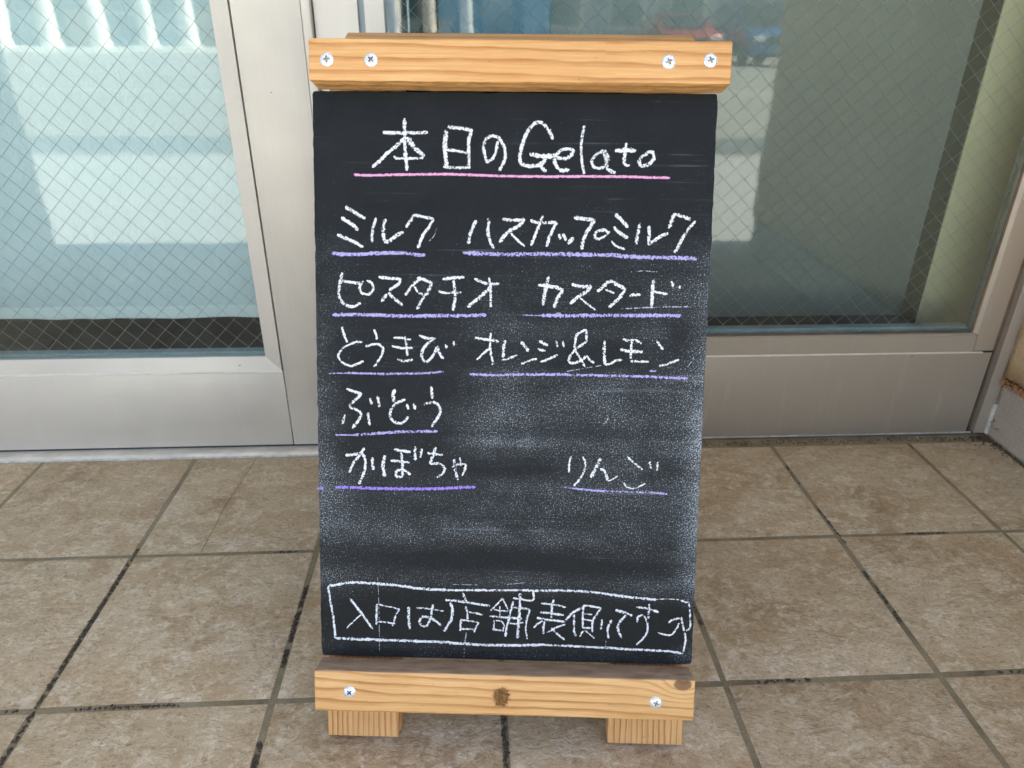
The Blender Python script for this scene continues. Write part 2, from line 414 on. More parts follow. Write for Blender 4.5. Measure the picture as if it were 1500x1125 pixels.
# floor of the alcove: mortar bed and single tiles
floor = obj('floor', B((XL-.02, YF, -.12), (XR+.02, YW+.02, -.0016)), M_mortar, kind='structure')
G = .3; JW = .0046
def tile_mesh(w, d, seed):
    rnd = random.Random(seed); bm = bmesh.new(); n = 6
    hw, hd = w/2, d/2
    g = {}
    for i in range(n+1):
        for j in range(n+1):
            px, py = -hw + w*i/n, -hd + d*j/n
            ex = i in (0, n); ey = j in (0, n)
            if ex: px += rnd.uniform(-.0007, .0007)
            if ey: py += rnd.uniform(-.0007, .0007)
            z = (-.0010 if ex or ey else rnd.uniform(-.0005, .0007))
            # pull second ring out so the rim is a narrow rounded edge
            if i == 1: px = -hw + .004
            if i == n-1: px = hw - .004
            if j == 1: py = -hd + .004
            if j == n-1: py = hd - .004
            g[i, j] = bm.verts.new((px, py, z))
    for i in range(n):
        for j in range(n): bm.faces.new([g[i, j], g[i+1, j], g[i+1, j+1], g[i, j+1]])
    rim = [g[i, 0] for i in range(n)] + [g[n, j] for j in range(n)] + [g[i, n] for i in range(n, 0, -1)] + [g[0, j] for j in range(n, 0, -1)]
    low = [bm.verts.new((v.co.x, v.co.y, -.02)) for v in rim]
    for k in range(len(rim)):
        k2 = (k+1) % len(rim); bm.faces.new([rim[k], low[k], low[k2], rim[k2]])
    return bm
xs = [XL] + [-1.5+G*i for i in range(9)] + [XR+.0]
ys = [YF] + [-.9+G*i for i in range(5)]
CRACK = [(-.477, .296), (-.484, .21), (-.491, .137), (-.4905, .07), (-.492, .004)]
meshes = {}
for i in range(len(xs)-1):
    for j in range(len(ys)-1):
        x0, x1, y0, y1 = xs[i]+JW, xs[i+1]-JW, ys[j]+JW, ys[j+1]-JW
        if i == 0: x0 = xs[0]+.001
        if i == len(xs)-2: x1 = xs[-1]-.008
        if j == len(ys)-2: y1 = .3
        w, d = x1-x0, y1-y0
        key = (round(w, 4), round(d, 4), (i*7+j*3) % 4)
        if key not in meshes:
            o = obj('tile', tile_mesh(w, d, hash(key) % 999), M_tile, floor, local=True, smooth=R(28))
            meshes[key] = o.data
        else:
            o = bpy.data.objects.new('tile', meshes[key]); C.objects.link(o); o.parent = floor
        o.location = ((x0+x1)/2, (y0+y1)/2, random.uniform(-.0004, .0005))
        o.rotation_euler = (random.uniform(-.0012, .0012), random.uniform(-.0012, .0012), random.uniform(-.002, .002))
# hairline crack in the tile by the left door rail
bm = bmesh.new()
for (a, b) in zip(CRACK[:-1], CRACK[1:]):
    n = 8
    for k in range(n):
        p0 = Vector((a[0]+(b[0]-a[0])*k/n, a[1]+(b[1]-a[1])*k/n, .0016)); p1 = Vector((a[0]+(b[0]-a[0])*(k+1)/n, a[1]+(b[1]-a[1])*(k+1)/n, .0016))
        h = .00013; j0 = random.uniform(-.0008, .0008)
        hexa(bm, [(p0.x-h+j0, p0.y, -.002), (p0.x+h+j0, p0.y, -.002), (p1.x+h, p1.y, -.002), (p1.x-h, p1.y, -.002),
                  (p0.x-h+j0, p0.y, .0009), (p0.x+h+j0, p0.y, .0009), (p1.x+h, p1.y, .0009), (p1.x-h, p1.y, .0009)])
obj('crack', bm, M_mortar, floor)
# dirt lying in the joints, and debris in the corner
def lumps(name, spots, mat, seed=1):
    rnd = random.Random(seed); bm = bmesh.new()
    for (x, y, z, r) in spots:
        m = bmesh.ops.create_icosphere(bm, subdivisions=1, radius=r)
        sc = Vector((rnd.uniform(.6, 1.4), rnd.uniform(.6, 1.4), rnd.uniform(.3, .8)))
        a = rnd.uniform(0, 6.28)
        for vv in m['verts']:
            c_ = vv.co * rnd.uniform(.75, 1.2)
            c_ = Vector((c_.x*sc.x, c_.y*sc.y, c_.z*sc.z))
            vv.co = Vector((x + c_.x*math.cos(a)-c_.y*math.sin(a), y + c_.x*math.sin(a)+c_.y*math.cos(a), z + c_.z))
    return bm
rnd = random.Random(3)
sp = []
def line(x0, y0, x1, y1, n, spread=.0028, r=(.0008, .0022), z=-.0012):
    for k in range(n):
        t_ = rnd.random()
        sp.append((x0+(x1-x0)*t_+rnd.gauss(0, spread*.5), y0+(y1-y0)*t_+rnd.gauss(0, spread*.5), z+rnd.uniform(0, .0012), rnd.uniform(*r)))
line(-.6, -.03, -.6, -.22, 260); line(-.6, -.10, -.6, -.46, 380); line(-.6, .02, -.6, -.03, 30); line(-.3, -.085, -.3, -.13, 90); line(-.3, -.14, -.3, -.20, 140); line(-.3, -.215, -.3, -.245, 60)
line(0, -.33, 0, -.55, 260); line(-.3, -.36, -.3, -.44, 120); line(-.55, -.3, -.42, -.3, 80, .002); line(-.37, 0, -.33, 0, 30, .002)
line(.6, .23, .6, .16, 20, .002); line(.6, -.09, .6, -.2, 60, .002); line(.6, .09, .605, -.02, 40, .0015)
line(.34, -.3, .42, -.3, 40, .002); line(.72, 0, .8, 0, 30, .002); line(.66, -.3, .95, -.3, 60, .002); line(.3, -.05, .3, -.2, 60, .0015); line(-.9, -.3, -.62, -.3, 60, .0015)
obj('joint_dirt', lumps('joint_dirt', sp, None), M_dirt, floor, kind='stuff', smooth=True)
sp = []
for k in range(420):     # wedge of leaf crumbs where side wall meets the floor
    t_ = rnd.random()**1.4; sp.append((XR-.003-abs(rnd.gauss(0, .007)), .325-t_*.5, .0008, rnd.uniform(.0006, .0022)))
for k in range(160): sp.append((XR-abs(rnd.gauss(0, .022)), .322-abs(rnd.gauss(0, .02)), .001, rnd.uniform(.0008, .0026)))
for k in range(420): sp.append((rnd.uniform(.42, 1.08), .318+rnd.uniform(-.010, .010), -.001, rnd.uniform(.0008, .0022)))
tag(obj('floor_debris', lumps('d', sp, None, 5), M_crumb, smooth=True), 'brown leaf crumbs and dirt along the foot of the right doors and side wall', 'debris', kind='stuff')
sp = [(-.63, -.22, .0012, .0016), (-.598, -.18, .0, .0013), (-.604, -.235, .0, .001), (-.612, -.40, 0, .0012), (.62, .315, .003, .002), (.93, .318, .004, .0022), (.45, .314, .003, .0018),
      (.75, .3, .001, .0012), (-.2, .2, .001, .0009), (.57, -.28, .001, .001), (.3, -.2, .001, .0008)]
tag(obj('grit', lumps('g', sp, None, 8), M_grit, smooth=True), 'pale grains of grit scattered on the tiles and joints', 'grit', kind='stuff')

# street in front of the shop (seen mirrored in the glass)
obj('pavement', B((-30, -3.55, -.14), (30, YF-.002, -.004)), M_pave, kind='structure')
obj('kerb', B((-30, -3.70, -.24), (30, -3.554, -.004), .01), M_lot, kind='structure')
obj('gutter', B((-30, -4.75, -.40), (30, -3.704, -.026)), M_gut, kind='structure')
obj('road', B((-60, -10.4, -.41), (60, -4.754, -.024)), M_road, kind='structure')
obj('forecourt', B((-60, -60, -.42), (60, -10.404, -.02)), M_lot, kind='structure')
obj('ground', B((-300, -300, -1.2), (300, 300, -.45)), M_lot, kind='structure')
M_line = mat_conc('road_paint', (.74, .74, .70, 1), (.8, .8, .77, 1))
for a, b, yy in ((-30, 30, -9.9),):
    obj('road_marking', B((a, yy-.075, -.023), (b, yy+.075, -.020)), M_line, kind='structure')
obj('road_marking', B((-30, -15.6, -.019), (30, -15.45, -.016)), M_line, kind='structure')

# the building the doors belong to
bld = thing('shop_building', 'cream stuccoed shop building around the tiled door recess', 'building', (0, YF, 0))
bm = bmesh.new(); box(bm, (XR+.004, YF, -.1), (9, 6, ZS+.02)); obj('wall', bm, M_stucco, bld, label='wall to the right of the recess')
bm = bmesh.new(); box(bm, (-9, YF, -.1), (XL-.004, 6, ZS+.02)); obj('wall', bm, M_stucco, bld, label='wall to the left of the recess')
obj('upper_wall', B((-9, YF-.002, ZS+.022), (9, 6, 3.0)), M_stucco, bld)
obj('soffit', B((XL, YF+.02, ZS-.02), (XR, YW+.3, ZS+.018)), M_soffit, bld)
obj('header', B((XL, YW+.01, 2.12), (XR, YW+.09, ZS-.024)), M_aluv, bld)
# side wall on the right: rough plaster over a grey rendered skirting
sw = thing('side_wall', 'sand coloured plaster side wall with grey skirting beside the right door', 'wall', (XR, YW, 0))
def rough_slab(x0, x1, y0, y1, z0, z1, ny, nz, amp, seed, ragged=0):
    """slab whose -X face is uneven"""
    bm = bmesh.new(); F = {}; K = {}
    for i in range(ny+1):
        for j in range(nz+1):
            y = y0+(y1-y0)*i/ny; z = z0+(z1-z0)*j/nz
            if ragged and j == 0: z += ragged*mnoise.noise(Vector((y*23, seed, 1.3)))
            dx = amp*mnoise.noise(Vector((y*31, z*31, seed)))
            F[i, j] = bm.verts.new((x0+dx, y, z)); 
    for i in range(ny):
        for j in range(nz): bm.faces.new([F[i, j], F[i, j+1], F[i+1, j+1], F[i+1, j]])
    rim = [F[i, 0] for i in range(ny)] + [F[ny, j] for j in range(nz)] + [F[i, nz] for i in range(ny, 0, -1)] + [F[0, j] for j in range(nz, 0, -1)]
    bk_ = [bm.verts.new((x1, v_.co.y, v_.co.z)) for v_ in rim]
    for k in range(len(rim)):
        k2 = (k+1) % len(rim); bm.faces.new([rim[k], bk_[k], bk_[k2], rim[k2]])
    return bm
obj('skirting', rough_slab(XR-.001, XR+.003, YF, YW-.004, -.003, .128, 120, 12, .0018, 2.0), M_base, sw, smooth=True)
obj('plaster', rough_slab(XR-.010, XR+.003, YF, YW-.010, .142, ZS, 120, 60, .0035, 5.0, .010), M_plaster, sw, smooth=True)
obj('gap_filler', rough_slab(XR+.0005, XR+.003, YF, YW-.006, .120, .150, 80, 3, .003, 8.0), M_crumb, sw, smooth=True)
sp = []
for k in range(110): sp.append((XR-.006, .285+rnd.gauss(0, .035), .133+rnd.gauss(0, .004), rnd.uniform(.0015, .005)))
obj('broken_edge', lumps('b', sp, None, 12), M_rust, sw, smooth=True, kind='stuff')
sp = [(XR-.003, .318, .042, .004), (XR-.003, .30, .03, .006), (XR-.004, .322, .036, .003), (XR-.002, .31, .026, .003), (XR-.003, .331, .09, .003)]
obj('rust_flake', lumps('b', sp, None, 13), M_rust, sw, smooth=True, kind='stuff')
lw = thing('side_wall', 'plain grey side wall closing the recess on the far left, outside the picture', 'wall', (XL, YW, 0))
lw['label'] = 'blue grey side wall mirrored at the far left of the glass'
obj('plaster', B((XL-.003, YF, -.003), (XL+.004, YW-.004, ZS-.03)), plain('blue_grey_render', (.40, .41, .42, 1), .85, 0, .08, 3, .4, 90), lw)

# ================================================================== doors
GY = .346           # glass front
def frame_strip(pts, a, b, axis): return prism(bmesh.new(), pts, a, b, axis)
ZT = 2.10
def wires(x0, x1, z0, z1, y, slope, dx, ph1, ph2):
    bm = bmesh.new(); r = .00043
    for sgn, ph in ((1, ph1), (-1, ph2)):
        m = slope*sgn; k = -200
        for k in range(-200, 200):
            # z = m (x - xc), xc = ph + k dx
            xc = ph + k*dx
            pts = []
            for xx in (x0, x1):
                zz = z0 + m*(xx-xc)
                if z0 <= zz <= z1: pts.append((xx, zz))
            for zz in (z0, z1):
                xx = xc + (zz-z0)/m
                if x0 < xx < x1: pts.append((xx, zz))
            if len(pts) < 2: continue
            a, b = Vector((pts[0][0], 0, pts[0][1])), Vector((pts[1][0], 0, pts[1][1]))
            if (b-a).length < .004: continue
            d = (b-a).normalized(); s_ = Vector((-d.z, 0, d.x)); yy = y + (.0004 if sgn > 0 else -.0004)
            ring = []
            for P in (a, b):
                ring.append([bm.verts.new(Vector((P.x, yy, P.z)) + s_*r*math.cos(q) + Vector((0, 1, 0))*r*math.sin(q)) for q in (0, 1.571, 3.1416, 4.712)])
            for q in range(4): bm.faces.new([ring[0][q], ring[0][(q+1) % 4], ring[1][(q+1) % 4], ring[1][q]])
    return bm
# ---- left door
ld = thing('glass_door', 'left aluminium door with wired glass over a pale blue curtain', 'door', (-.95, YW, 0))
obj('bottom_rail', B((XL+.01, YW, .0085), (-.4095, YW+.036, .1765), .0008), M_alu, ld, smooth=R(40))
obj('rail_lip', B((XL+.01, YW-.0012, .1745), (-.4095, YW+.004, .1785), .0006), M_sill, ld)
obj('shadow_gap', B((XL+.01, YW+.004, .0032), (-.2820, YW+.036, .0080)), M_black, ld)  # black box drawn for the shade under the rail
# mitred glazing bead
bm = bmesh.new()
o0, o1, i0, i1 = YW+.001, YW+.006, GY+.001, GY+.001
zb0, zb1, xb0, xb1 = .1785, .2065, -.4110, -.4410
bm.faces.new([bm.verts.new(p) for p in ((XL+.01, o0, zb0), (xb0, o0, zb0), (xb0, o1+.002, zb0+.0), (XL+.01, o1+.002, zb0))]) if 0 else None
hexa(bm, [(XL+.01, YW+.0008, zb0), (xb0, YW+.0008, zb0), (xb0, YW+.03, zb0), (XL+.01, YW+.03, zb0),
          (XL+.01, GY-.003, zb1), (xb1, GY-.003, zb1), (xb1, YW+.03, zb1), (XL+.01, YW+.03, zb1)])
obj('glazing_bead', bm, M_alu, ld)
bm = bmesh.new()
hexa(bm, [(xb0, YW+.0008, zb0), (xb0, YW+.03, zb0), (xb0, YW+.03, ZT), (xb0, YW+.0008, ZT),
          (xb1, GY-.003, zb1), (xb1, YW+.03, zb1), (xb1, YW+.03, ZT), (xb1, GY-.003, ZT)])
obj('glazing_bead', bm, M_aluv, ld)
obj('stile', B((-.4075, YW-.0006, .0085), (-.2975, YW+.036, ZT), .0010), M_aluv, ld, smooth=R(40))
obj('stile_edge', B((-.2960, YW-.006, .0085), (-.2815, YW+.036, ZT), .0018), M_aluv, ld, smooth=R(40))
obj('pane', B((XL+.02, GY, .2), (-.4395, GY+.0068, ZT)), M_glass, ld)
obj('wire_mesh', wires(XL+.03, -.4420, .2075, ZT, GY+.0034, 1.0, .0380, -.8269+(.2075-.289), -.7356+(.7923-.2075)), M_wire, ld, kind='stuff')
obj('inner_bead', B((XL+.02, GY+.010, .196), (-.437, GY+.03, .2130), .002), M_inner, ld)
# ---- centre post between the doors
cp = thing('door_post', 'flat aluminium post between the two doors, just left of the board top', 'door post', (-.24, YW, 0))
obj('post', B((-.2795, YW+.010, .0055), (-.2085, YW+.05, ZT), .0010), M_aluv, cp)
obj('groove', B((-.2080, YW+.018, .0055), (-.1985, YW+.05, ZT)), M_inner, cp)
# ---- right door
rd = thing('glass_door', 'right aluminium door with wired glass, lower panel coloured darker for shade and bare room behind', 'door', (.42, YW, 0))
obj('stile', B((-.1980, YW+.006, .0055), (-.1655, YW+.036, ZT), .0015), M_aluv, rd)
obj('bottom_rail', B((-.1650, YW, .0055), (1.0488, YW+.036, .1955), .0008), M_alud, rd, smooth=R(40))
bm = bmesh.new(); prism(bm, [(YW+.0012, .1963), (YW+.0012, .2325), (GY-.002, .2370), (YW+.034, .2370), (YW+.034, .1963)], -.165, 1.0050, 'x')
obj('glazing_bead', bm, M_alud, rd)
obj('rail_lip', B((-.165, YW-.0008, .1945), (1.0285, YW+.003, .1975), .0006), M_sill, rd)
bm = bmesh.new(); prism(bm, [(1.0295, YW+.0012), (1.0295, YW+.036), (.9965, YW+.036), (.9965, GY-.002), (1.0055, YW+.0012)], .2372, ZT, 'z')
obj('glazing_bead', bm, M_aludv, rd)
obj('gasket', B((.9945, GY-.004, .2372), (.9985, GY-.0005, ZT)), M_gasket, rd)
obj('gasket', B((-.165, GY-.004, .2372), (.9940, GY-.0005, .2400)), M_gasket, rd)
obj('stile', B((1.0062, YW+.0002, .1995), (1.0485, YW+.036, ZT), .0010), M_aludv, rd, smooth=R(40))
obj('pane', B((-.170, GY, .232), (1.0, GY+.0068, ZT)), M_glass, rd)
obj('wire_mesh', wires(-.165, .9960, .2375, ZT, GY+.0034, .93, .0385, .5334-.0075, .5095+(.7625-.2375)/.93), M_wire, rd, kind='stuff')
obj('inner_bead', B((-.170, GY+.009, .228), (1.0, GY+.03, .2475), .002), M_inner, rd)
obj('inner_stile', B((1.0085, GY+.010, .228), (1.05, GY+.028, ZT), .003), M_inner, rd)
# dark slots
obj('slot_shade', B((1.0300, YW-.0004, .1962), (1.0505, YW+.012, .1992)), M_black, rd)
obj('slot_shade', B((1.0490, YW+.0012, .0060), (1.0525, YW+.012, .1960)), M_black, rd)
# ---- frame at the right corner
fr = thing('door_frame', 'brownish aluminium frame upright in the corner against the plaster side wall', 'door frame', (1.07, YW, 0))
obj('channel', B((1.0527, YW+.010, .0030), (1.0640, YW+.04, ZT)), M_gasket, fr)
obj('jamb', B((1.0642, YW-.004, .0030), (1.0925, YW+.04, ZT), .0015), M_aludv, fr)
bm = bmesh.new()
for k in range(60):
    z = .004 + k*.036; w = .0022+.0014*random.random()
    if 2 < z/.036 < 4.2: continue
    box(bm, (XR-.0035-w, YW-.0105, z), (XR+.001, YW-.0035, z+.0366), .0012, 1)
obj('caulk_bead', bm, M_caulk, fr)
# ---- sill track
sl = thing('door_sill', 'pale metal door sill track lying on the tiles under the left door', 'door sill', (-.6, .32, 0))
bm = bmesh.new(); prism(bm, [(.3035, -.002), (.3035, .0035), (.309, .0062), (.331, .0030), (YW+.03, .0022), (YW+.03, -.002)], XL, .20, 'x')
obj('track', bm, M_sill, sl)
bm = bmesh.new()
n = 90
for k in range(n):   # ragged grout smeared along its front edge
    xa = XL+(.20-XL)*k/n; xb = XL+(.20-XL)*(k+1)/n
    w0 = .0015+.0045*abs(mnoise.noise(Vector((xa*17, 0, 3)))); w1 = .0015+.0045*abs(mnoise.noise(Vector((xb*17, 0, 3))))
    hexa(bm, [(xa, .3040-w0, -.003), (xb, .3040-w1, -.003), (xb, .3045, -.003), (xa, .3045, -.003), (xa, .3040-w0*.8, .0022), (xb, .3040-w1*.8, .0022), (xb, .3045, .0030), (xa, .3045, .0030)])
obj('grout_edge', bm, M_caulk, sl)
sl2 = thing('door_sill', 'dark dirty sill strip with a white scuffed rim under the right door', 'door sill', (.65, .32, 0))
obj('track', B((.2005, .3035, -.006), (XR-.002, YW+.03, -.0015)), M_mortar, sl2)
bm = bmesh.new()
for k in range(80):
    xa = .2+(.86)*k/80; xb = xa+.86/80
    h = .0008+.0024*abs(mnoise.noise(Vector((xa*31, 2, 7))))
    box(bm, (xa, YW-.0015, .0030), (xb+.0003, YW+.002, .0036+h))
obj('scuffed_rim', bm, M_caulk, sl2)

# ================================================================== inside the shop
room = thing('shop_room', 'dim bare room behind the glass doors', 'room', (0, 2, 0))
obj('room_floor', B((XL, YW+.06, .02), (XR+1.5, 4.0, .06)), M_roomf, room)
obj('back_wall', B((XL, 4.0, .0), (XR+1.5, 4.1, ZS)), M_room, room)
# curtain
cx0, cx1, cz0, cz1 = XL+.02, -.405, .2585, 2.05
bm = bmesh.new(); nx, nz = 110, 60; g = {}
for i in range(nx+1):
    for j in range(nz+1):
        x = cx0+(cx1-cx0)*i/nx; s_ = j/nz; z = (cz1-cz0)*s_**1.6
        zz = z + (1-s_)**8*(.004*mnoise.noise(Vector((x*9, 1, 0))) + .0016*mnoise.noise(Vector((x*26, 5, 0))) - .003*(x+.45))
        yy = .424 + .007*mnoise.noise(Vector((x*5, z*2.2, 4))) + .004*mnoise.noise(Vector((x*12+z*8, z*5, 9)))
        g[i, j] = (bm.verts.new((x+.95, yy-.424, zz)), bm.verts.new((x+.95, yy-.424+.0012, zz)))
for i in range(nx):
    for j in range(nz):
        for q in (0, 1): bm.faces.new([g[i, j][q], g[i+1, j][q], g[i+1, j+1][q], g[i, j+1][q]])
    bm.faces.new([g[i, 0][0], g[i+1, 0][0], g[i+1, 0][1], g[i, 0][1]])
cu = obj('curtain', bm, M_curtain, smooth=True); cu.location = (-.95, .424, cz0)
tag(cu, 'pale blue white cloth curtain hanging behind the left door glass', 'curtain')
pt = thing('partition', 'flat grey green partition close behind the right door glass', 'partition', (.55, .55, 0))
obj('panel', B((.125, .550, .198), (1.05, .57, ZT), .002), M_part, pt)
obj('kick_gap', B((.125, .556, .06), (1.05, .57, .196)), M_black, pt)  # black sheet drawn for the dark gap below the panel
cb = thing('cabinet', 'teal blue cabinet behind the glass above the board top', 'cabinet', (.02, .5, .06))
obj('door', B((-.085, .500, .12), (.122, .52, 1.6), .003), M_teal, cb)
obj('carcass', B((-.083, .522, .08), (.120, .80, 1.598)), M_teal, cb)
tb = thing('plastic_strip', 'light blue upright strip behind the glass beside the door post', 'strip', (-.17, .5, .06))
obj('strip', B((-.186, .498, .08), (-.158, .512, 1.7), .004), M_paleblue, tb)
tb2 = thing('metal_rod', 'thin pale metal upright behind the glass left of the blue cabinet', 'rod', (-.14, .5, .06))
obj('rod', B((-.142, .496, .08), (-.1365, .503, 1.7), .002), M_steel, tb2)
obj('black_gap', B((-.156, .512, .08), (-.088, .52, 1.7)), M_black, tb2)  # black sheet, the darkness of the gap put in as colour
pc = thing('pillar', 'cream painted pillar inside the right edge of the right door glass', 'pillar', (1.1, .49, 0))
obj('shade_strip', B((.9695, .4925, .06), (.9722, .72, ZS)), plain('dark_green_shade', (.15, .16, .125, 1), .6, 0, .1, 5, .1), pc)  # added strip, its dark colour stands in for shade beside the pillar
obj('shaft', B((.9725, .490, .06), (1.40, .72, ZS), .003), M_olive, pc)
obj('wall_return', B((1.13, YW+.05, 0), (1.4, .488, ZS)), M_stucco, pc)

# ================================================================== across the road
ob = thing('opposite_building', 'white columned building across the road, mirrored in the left glass', 'building', (-8, -28.3, 0))
M_white = plain('white_paint', (.80, .79, .74, 1), .6, 0, .05, 1, .1)
M_teal2 = plain('shop_window_teal', (.12, .22, .25, 1), .12, 0, .2, .6, .0)
M_paleteal = plain('pale_teal_panel', (.50, .68, .70, 1), .7, 0, .06, 1, .1)
M_cream2 = plain('cream_panel', (.72, .62, .44, 1), .7, 0, .06, 1, .1)
M_grey2 = plain('grey_wall', (.20, .24, .24, 1), .8, 0, .1, .5, .2, 20)
M_bluew = plain('blue_grey_cladding', (.28, .36, .42, 1), .7, 0, .1, .6, .1)
obj('wall', B((-34, -36, -.05), (2.0, -31.0, 5.5)), M_grey2, ob)
obj('roof', B((-34.5, -36.5, 3.1), (2.2, -29.2, 3.5)), M_white, ob)
obj('plinth', B((-34, -31, -.05), (2.0, -28.9, .16), .02), M_white, ob)
cxs = [-33.4+1.55*k for k in range(23)]
for x in cxs:
    obj('column', lathe(bmesh.new(), [(.36, .16), (.36, .30), (.31, .34), (.30, 2.95), (.35, 3.0), (.35, 3.1)], 16, 'z', (x, -29.6, 0)), M_white, ob, smooth=R(40))
for k, x in enumerate([a+.95 for a in cxs[:-1]]):
    if k % 3 == 0:
        obj('panel', B((x-.55, -31.0, .16), (x+.35, -30.92, 1.35)), M_cream2, ob)
    else:
        obj('panel', B((x-.6, -31.0, .17), (x+.5, -30.93, .47 if k % 3 == 1 else 1.2)), M_paleteal, ob)
        o = obj('window', B((x-.7, -31.0, 1.22), (x+.5, -30.93, 2.5)), M_white, ob)
        obj('glass', B((x-.62, -30.93, 1.3), (x+.42, -30.91, 2.42)), M_teal2, o)
ob.rotation_euler = (0, 0, R(-18))     # its front stands askew to the road
ob2 = thing('opposite_building', 'blue grey clad building across the road, mirrored above the board in the right glass', 'building', (10, -34, 0))
obj('wall', B((2.3, -40, -.05), (30, -32, 7)), M_bluew, ob2)
for k in range(10):
    o = obj('window', B((3.3+k*2.6, -32.05, 1.0), (4.9+k*2.6, -31.99, 2.6)), M_white, ob2)
    obj('glass', B((3.4+k*2.6, -31.99, 1.1), (4.8+k*2.6, -31.97, 2.5)), M_teal2, o)
# cars parked across the road, noses towards the shop
def paint(name, col):
    t = NT(name); v = t.co()
    return t.done(t.bsdf(col, .3, .2, None, .5, **{'Coat Weight': .8, 'Coat Roughness': .05}))
M_tyre = plain('tyre', (.02, .02, .02, 1), .8, 0, .2, 20, .3); M_rim = plain('wheel_rim', (.5, .5, .52, 1), .3, .8, .05, 10, 0)
M_cglass = plain('car_glass', (.03, .045, .055, 1), .06, 0, .1, 2, 0); M_lamp = plain('headlamp', (.85, .87, .88, 1), .12, .1, .03, 10, 0)
M_trim = plain('black_trim', (.03, .03, .03, 1), .5, 0, .1, 10, .1)
def car(label, x, y, col, tall):
    t = thing('parked_car', label, 'car', (x, y, -.02), 'cars parked across the road')
    h = 1.75 if tall else 1.46; m = paint('car_paint', col)
    # side profile (distance back from nose, height), lofted across the width
    prof = [(0, .35), (-.02, .62), (.10, .86), (.95, 1.0), (1.15, 1.03), (1.9, h-.06), (2.5, h), (3.5, h-.04), (4.1, 1.05), (4.25, .8), (4.25, .38), (3.9, .26), (.3, .26)]
    bm = bmesh.new(); secs = []
    for q, (wx, shrink) in enumerate(((-.86, .97), (-.82, 1.0), (-.4, 1.0), (.4, 1.0), (.82, 1.0), (.86, .97))):
        row = []
        for (d, z) in prof:
            zz = z
            wxx = wx
            if z > 1.04: wxx = wx*.80
            if abs(wx) > .84: zz = .3+(z-.3)*.97
            nose = .14*(abs(wx)/.86)**3 if d < .3 else 0
            row.append(bm.verts.new((wxx, -(d+nose), zz)))
        secs.append(row)
    n = len(prof)
    for a, b in zip(secs[:-1], secs[1:]):
        for i in range(n): bm.faces.new([a[i], a[(i+1) % n], b[(i+1) % n], b[i]])
    bm.faces.new(secs[0]); bm.faces.new(secs[-1][::-1])
    bmesh.ops.bevel(bm, geom=bm.edges[:], offset=.03, segments=1, affect='EDGES')
    obj('body', bm, m, t, local=True, smooth=R(50))
    hw = .60
    bm = bmesh.new(); hexa(bm, [(-.66, -1.17, 1.05), (.66, -1.17, 1.05), (.66, -1.25, 1.04), (-.66, -1.25, 1.04),
                                (-hw, -1.83, h-.08), (hw, -1.83, h-.08), (hw, -1.9, h-.11), (-hw, -1.9, h-.11)])
    for v_ in bm.verts: v_.co += Vector((0, .035, .02))
    obj('windscreen', bm, M_cglass, t, local=True)
    for s_ in (-1, 1):
        bm = bmesh.new(); prism(bm, [(-1.55, 1.08), (-2.0, h-.13), (-3.4, h-.13), (-3.85, 1.08)], s_*.665, s_*.705, 'x')
        obj('side_window', bm, M_cglass, t, local=True)
        obj('headlight', B((s_*.62-.16, -.05, .66), (s_*.62+.16, .03, .80), .03), M_lamp, t, local=True)
        obj('mirror', B((s_*.86-.08, -1.5, 1.02), (s_*.86+.08, -1.4, 1.16), .03), m, t, local=True)
        for yy in (-.85, -3.35):
            w_ = obj('wheel', lathe(bmesh.new(), [(.20, -.1), (.31, -.1), (.33, -.06), (.33, .06), (.31, .1), (.20, .1)], 24, 'x', (s_*.76, yy, .33)), M_tyre, t, local=True, smooth=R(40))
            obj('rim', lathe(bmesh.new(), [(.05, -.108), (.19, -.104), (.21, -.09), (.21, .09), (.19, .104), (.05, .108)], 16, 'x', (s_*.76, yy, .33)), M_rim, w_, local=True, smooth=R(40))
    obj('grille', B((-.40, -.02, .60), (.40, .04, .76), .02), M_trim, t, local=True)
    obj('bumper', B((-.80, -.16, .34), (.80, .06, .54), .05), m, t, local=True)
    obj('number_plate', B((-.17, .055, .40), (.17, .075, .50), .004), M_white, t, local=True)
car('red car parked across the road, mirrored right of the board top', 6.35, -20.2, (.42, .03, .03, 1), False)
car('blue car parked across the road beside the red one in the glass', 8.75, -20.0, (.03, .13, .34, 1), True)

# ================================================================== the sandwich board
SU = Vector((0.99653487, -0.08314135, 0.00240303)); SV = Vector((0.02569819, 0.3352396, 0.94178236)); SN = Vector((-0.07910665, -0.93845721, 0.33621453))
SO = Vector((-0.21838306, -0.33517412, .115))
SM = Matrix(((SU.x, -SN.x, SV.x, SO.x), (SU.y, -SN.y, SV.y, SO.y), (SU.z, -SN.z, SV.z, SO.z), (0, 0, 0, 1)))
sg = thing('menu_board', 'wooden sandwich board with a handwritten chalk gelato menu standing on the tiles', 'menu board', mat=SM)
# local frame: x along the board, y into it, z up its slope
def lobj(name, bm, mat, par=sg, **k): return obj(name, bm, mat, par, local=True, **k)
def uneven_box(lo, hi, bev, n, amp, seed, axis=0):
    """bevelled beam, cut into n lengths, each ring nudged so the edges are not dead straight"""
    bm = B(lo, hi, bev=bev, seg=3)
    L = hi[axis]-lo[axis]
    for k in range(1, n):
        co = [0, 0, 0]; co[axis] = lo[axis]+L*k/n; no = [0, 0, 0]; no[axis] = 1
        bmesh.ops.bisect_plane(bm, geom=bm.verts[:]+bm.edges[:]+bm.faces[:], plane_co=co, plane_no=no)
    for v_ in bm.verts:
        q = Vector((v_.co.x*18, v_.co.y*30, v_.co.z*18+seed))
        d = Vector((mnoise.noise(q), mnoise.noise(q+Vector((9, 0, 0))), mnoise.noise(q+Vector((0, 7, 0)))))*amp
        d[axis] *= .5; v_.co += d
    return bm
